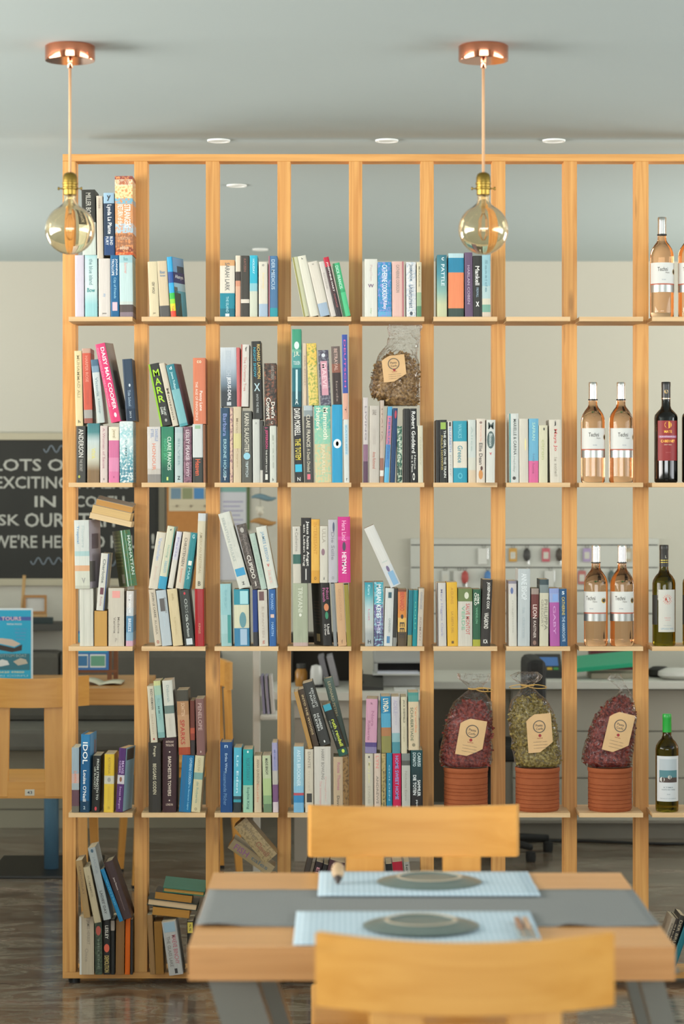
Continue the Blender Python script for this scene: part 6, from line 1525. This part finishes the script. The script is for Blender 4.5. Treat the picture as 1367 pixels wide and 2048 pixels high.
# side shelf post
so_ = Vector((P(513, 0, 9.62).x, 9.62, 0))
ss = thing('leaflet_shelf', 'white open shelf post at the rounded desk end', 'shelf', tuple(so_))
box('side_post', (-.014, -.02, 0), (.014, .02, 1.05), plain('#cfcdc4', .5), ss, .002)
box('shelf_board', (.015, -.06, .625), (.085, .14, .647), plain('#cfcdc4', .5), ss, .008)
box('shelf_board', (.015, -.06, .95), (.085, .14, .972), plain('#cfcdc4', .5), ss, .008)
for k, c in enumerate(('#8a86a0', '#9a94a8', '#c3bdb8')):
    o = box('leaflet_stack', (-.004, -.075, 0), (.006, .075, .15), plain(c, .7), None, .001)
    o.location = (so_.x + .030 + k * .017, so_.y + .045, .6475); o.rotation_euler = (0, R(-4), R(0))
    tag(o, ('violet grey leaflet stack on the white shelf, leftmost', 'pale violet leaflet stack on the white shelf, middle', 'beige leaflet stack on the white shelf, rightmost')[k], 'leaflets', 'leaflets on the white shelf')
# clutter on the worktop
def on_desk(px, Y): return Vector((P(px, 0, Y).x, Y, DT + .0005))
o = on_desk(640, 10.5); cbx = thing('desk_cabinet', 'dark open cabinet on the desk behind the leaning books', 'cabinet', tuple(o))
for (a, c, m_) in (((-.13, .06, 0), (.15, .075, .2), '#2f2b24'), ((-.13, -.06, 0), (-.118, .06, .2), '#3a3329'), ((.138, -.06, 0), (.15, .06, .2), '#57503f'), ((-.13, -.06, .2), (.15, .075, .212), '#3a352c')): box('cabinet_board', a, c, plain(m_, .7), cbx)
o = on_desk(632, 10.2); cu = thing('soap_dispenser', 'white rounded dispenser standing on the desk worktop', 'dispenser', tuple(o))
lathe('dispenser_body', [(.0001, 0), (.024, 0), (.026, .01), (.025, .07), (.02, .09), (.0001, .096)], plain('#c6c6c2', .35), cu, 24)
lathe('dispenser_base', [(.027, 0), (.031, 0), (.031, .012), (.027, .012)], BLACK, cu, 24, closed=True)
o = on_desk(602, 10.25); am = thing('amber_jar', 'amber jar with dark lid at the desk left end', 'jar', tuple(o))
lathe('jar_body', [(.0001, 0), (.024, 0), (.026, .008), (.026, .06), (.018, .075), (.0001, .076)], plain('#a8742a', .25), am, 20)
lathe('jar_lid', [(.0001, .0765), (.02, .0765), (.02, .095), (.0001, .096)], DGREY, am, 20)
for k, c in enumerate(('#77757a', '#8f8c90')):
    o = on_desk(656 + k * 17, 10.3); f_ = box('document_folder', (-.012, -.1, .0), (.012, .1, .13), plain(c, .6), None, .002)
    o.z += .012 * math.sin(R(14)); f_.location = o; f_.rotation_euler = (0, R(-14), 0)
    tag(f_, ('dark grey folder tilting on the desk beside the dispenser', 'light grey folder tilting on the desk, right of dark folder')[k], 'folder', 'folders on the desk')
o = on_desk(800, 10.33); pn = thing('desk_printer', 'grey desk printer with paper in its tray', 'printer', tuple(o))
GP = plain('#9fa09c', .5)
box('printer_base', (-.115, -.1, 0), (.12, .16, .055), GP, pn, .006)
box('printer_head', (-.115, -.06, .095), (.12, .16, .16), GP, pn, .01)
for s in (-1, 1): box('printer_side', (s * .1075 - .0075 + .0025, -.06, .055), (s * .1075 + .0075 + .0025, .16, .095), GP, pn)
box('paper_slot', (-.098, 0.02, .0552), (.103, .15, .0948), plain('#1f1f1d', .7), pn)
box('output_tray', (-.12, -.17, .052), (.09, 0.015, .058), plain('#b9b9b4', .5), pn, .002)
box('paper_sheets', (-.1, -.16, .0582), (.075, 0.015, .062), plain('#c9c9d4', .8), pn)
o = on_desk(742, 10.1); ph = thing('desk_phone', 'black telephone left of the printer', 'telephone', tuple(o))
bm = bmesh.new(); vv = [bm.verts.new(p) for p in ((-.06, -.07, 0), (.05, -.07, 0), (.05, .08, 0), (-.06, .08, 0), (-.06, -.07, .02), (.05, -.07, .012), (.05, .08, .05), (-.06, .08, .06))]
for q in ((3, 2, 1, 0), (4, 5, 6, 7), (0, 1, 5, 4), (1, 2, 6, 5), (2, 3, 7, 6), (3, 0, 4, 7)): bm.faces.new([vv[i] for i in q])
from_bm('phone_body', bm, plain('#24231f', .5), ph)
tube('handset', [(-.045, -.06, .034), (-.045, -.05, .048), (-.045, .05, .074), (-.045, .065, .066)], [.012, .010, .010, .012], plain('#1c1b18', .45), ph, 10)
o = on_desk(812, 10.02); pl_ = box('paper_stack', (-.05, -.04, 0), (.04, .09, .006), plain('#cbc9c6', .8), None); pl_.location = o
tag(pl_, 'white paper stack in front of the printer', 'paper')
o = on_desk(1095, 10.75); po = thing('card_terminal', 'black card terminal with a coloured screen on the desk', 'card machine', tuple(o))
bm = bmesh.new(); vv = [bm.verts.new(p) for p in ((-.055, -.06, 0), (.06, -.06, 0), (.06, .06, 0), (-.055, .06, 0), (-.055, -.06, .03), (.06, -.06, .03), (.06, .06, .1), (-.055, .06, .1))]
for q in ((3, 2, 1, 0), (4, 5, 6, 7), (0, 1, 5, 4), (1, 2, 6, 5), (2, 3, 7, 6), (3, 0, 4, 7)): bm.faces.new([vv[i] for i in q])
from_bm('terminal_body', bm, plain('#2a2b2a', .5), po)
def tilt(x0, x1, f0, f1, lift): return [(x0, -.06 + .12 * f0, .03 + .07 * f0 + lift), (x1, -.06 + .12 * f0, .03 + .07 * f0 + lift), (x1, -.06 + .12 * f1, .03 + .07 * f1 + lift), (x0, -.06 + .12 * f1, .03 + .07 * f1 + lift)]
mesh('screen', tilt(-.035, .045, .3, .8, .001), [(0, 1, 2, 3)], plain('#3f6fb0', .25), po)
for k, c in enumerate(('#b0392c', '#c9a32c', '#3f8f4a')): mesh('key', tilt(-.035 + .028 * k, -.013 + .028 * k, .08, .22, .001), [(0, 1, 2, 3)], plain(c, .5), po)
o = on_desk(1212, 10.72); gf = box('document_folder', (-.165, -.11, 0), (.13, .11, .02), plain('#1f9a72', .5), None, .003); gf.location = (o.x, o.y, o.z + .064); gf.rotation_euler = (R(10), R(-5.5), 0)
tag(gf, 'bright green plastic folder lying over papers on the desk', 'folder')
o = on_desk(1222, 10.76)
pb = box('paper_ream', (-.1, -.1, 0), (.12, .1, .025), plain('#a39a86', .8), None, .002); pb.location = o; tag(pb, 'beige paper bundle under the green folder', 'paper')
o = on_desk(1205, 10.95); rb = box('ledger_book', (-.06, -.05, 0), (.14, .07, .112), plain('#5a2026', .6), None, .003); rb.location = o; tag(rb, 'dark red ledger standing behind the green folder', 'book')
o = on_desk(1318, 10.78); bp_ = thing('wallet_pouch', 'black soft pouch beside the white dish on the desk', 'pouch', tuple(o))
lathe('pouch_body', [(.0001, 0), (.045, 0), (.055, .012), (.05, .034), (.03, .046), (.0001, .048)], plain('#25231f', .7), bp_, 20)
o = on_desk(1352, 10.64); wc = thing('oval_dish', 'smooth white oval dish on the desk at right edge', 'dish', tuple(o))
w_o = lathe('dish_body', [(.0001, 0), (.06, .002), (.082, .018), (.08, .034), (.05, .048), (.0001, .052)], plain('#c9c7c0', .4), wc, 28)
# office chair in the knee hole
oc0 = Vector((P(960, 0, 10.15).x + .055, 10.2, 0))
oc = thing('office_chair', 'black office chair standing at the reception desk', 'chair', tuple(oc0))
BK = plain('#191816', .75)
bm = bmesh.new(); add_box(bm, (.13, -.2, .48), (.21, .2, .835), .035, None, 3); from_bm('backrest', bm, BK, oc)
bm = bmesh.new(); add_box(bm, (-.22, -.21, .41), (.18, .21, .479), .025, None, 3); from_bm('seat', bm, BK, oc)
tube('gas_post', [(0, 0, .06), (0, 0, .41)], .025, DGREY, oc, 14)
for k in range(5):
    a = k * 2 * math.pi / 5 + .3
    lgx = tube('base_arm', [(.02 * math.cos(a), .02 * math.sin(a), .075), (.25 * math.cos(a), .25 * math.sin(a), .06)], [.02, .014], BK, oc, 8)
    lathe('caster', [(.0001, -.022), (.02, -.02), (.022, 0), (.02, .02), (.0001, .022)], BK, lgx, 14, c=(.25 * math.cos(a), .25 * math.sin(a), .022))
# floor cable
cb_pts = [(P(1010, 0, 10.55).x + k * .11, 10.52 + .05 * math.sin(k * .7), .006) for k in range(16)]
tag(tube('floor_cable', cb_pts, .006, BLACK, None, 8), 'black cable lying on the floor before the desk plinth', 'cable')
# key rack of slats
kr0 = P(1067, 1292, YB)
kr = thing('key_rack', 'pale slatted key rack with hooks on the wall above the desk', 'key rack', tuple(kr0))
SL = plain('#c3c3ba', .6)
ys = [1077, 1091, 1136, 1182, 1228, 1290]
for i in range(5): wall_box('slat', 820, ys[i], 1316, ys[i + 1] - 2.2, .005, .022, SL, kr, .001, kr0)
wall_box('rack_back', 822, 1079, 1314, 1289, .002, .004, plain('#5a5a54', .8), kr, 0, kr0)
def key(px, row, colr, kind, label):
    py = ys[row] + 2; q = P(px, py, YB - .03)
    t = thing('key_tag', label, 'key tag', (q.x, YB - .03, q.z), 'keys hanging on the rack')
    tube('hook_ring', [(.007 * math.cos(k * math.pi / 5), 0, .0 + .009 * math.sin(k * math.pi / 5)) for k in range(10)], .0016, plain('#6a675f', .4, .8), t, 5, True)
    if kind == 'tag':
        box('tag_plate', (-.019, -.003, -.072), (.019, .003, -.008), plain(colr, .5), t, .0025)
        box('tag_paper', (-.012, -.0042, -.058), (.012, -.0031, -.026), plain('#c9c6ba', .7), t)
    elif kind == 'fob':
        lathe('fob_body', [(.0001, -.07), (.012, -.065), (.018, -.045), (.015, -.02), (.006, -.009), (.0001, -.008)], plain(colr, .5), t, 14)
        box('key_blade', (.004, -.002, -.085), (.012, .002, -.03), SILVER, t)
    else:
        box('tag_plate', (-.028, -.003, -.085), (.014, .003, -.008), plain(colr, .5), t, .0025)
        box('key_blade', (.016, -.002, -.06), (.022, .002, -.008), SILVER, t)
for a in ((967, 1, '#d3d2ca', 'card', 'white card key tag in the upper rack row'), (1025, 1, '#c99a4a', 'tag', 'orange yellow key tag in the upper rack row'),
          (1053, 1, '#3f3d3a', 'fob', 'black key fob in the upper rack row, beside the yellow tag'), (1091, 1, '#c0606a', 'tag', 'red key tag in the upper rack row'),
          (1118, 1, '#4a4238', 'fob', 'dark leather key fob right of the red tag'), (1173, 1, '#a894b8', 'tag', 'lilac key tag left of the bottle neck'),
          (1255, 1, '#b5a58a', 'tag', 'beige key tag beside the second bottle neck'), (890, 2, '#c6c6be', 'tag', 'pale grey key tag, leftmost of the lower row'),
          (918, 2, '#c9c8c0', 'card', 'white card key tag in the lower row, left of red'), (929, 2, '#b04a44', 'fob', 'red key fob in the lower rack row'),
          (975, 2, '#4f7fb5', 'fob', 'blue key fob in the lower rack row'), (1100, 2, '#cccbc4', 'card', 'white card key tag above the purple book'),
          (1163, 2, '#b06a64', 'tag', 'dull red key tag left of the third tier bottles'), (1222, 2, '#55605c', 'fob', 'grey green key fob between the two rose bottles')):
    key(*a)
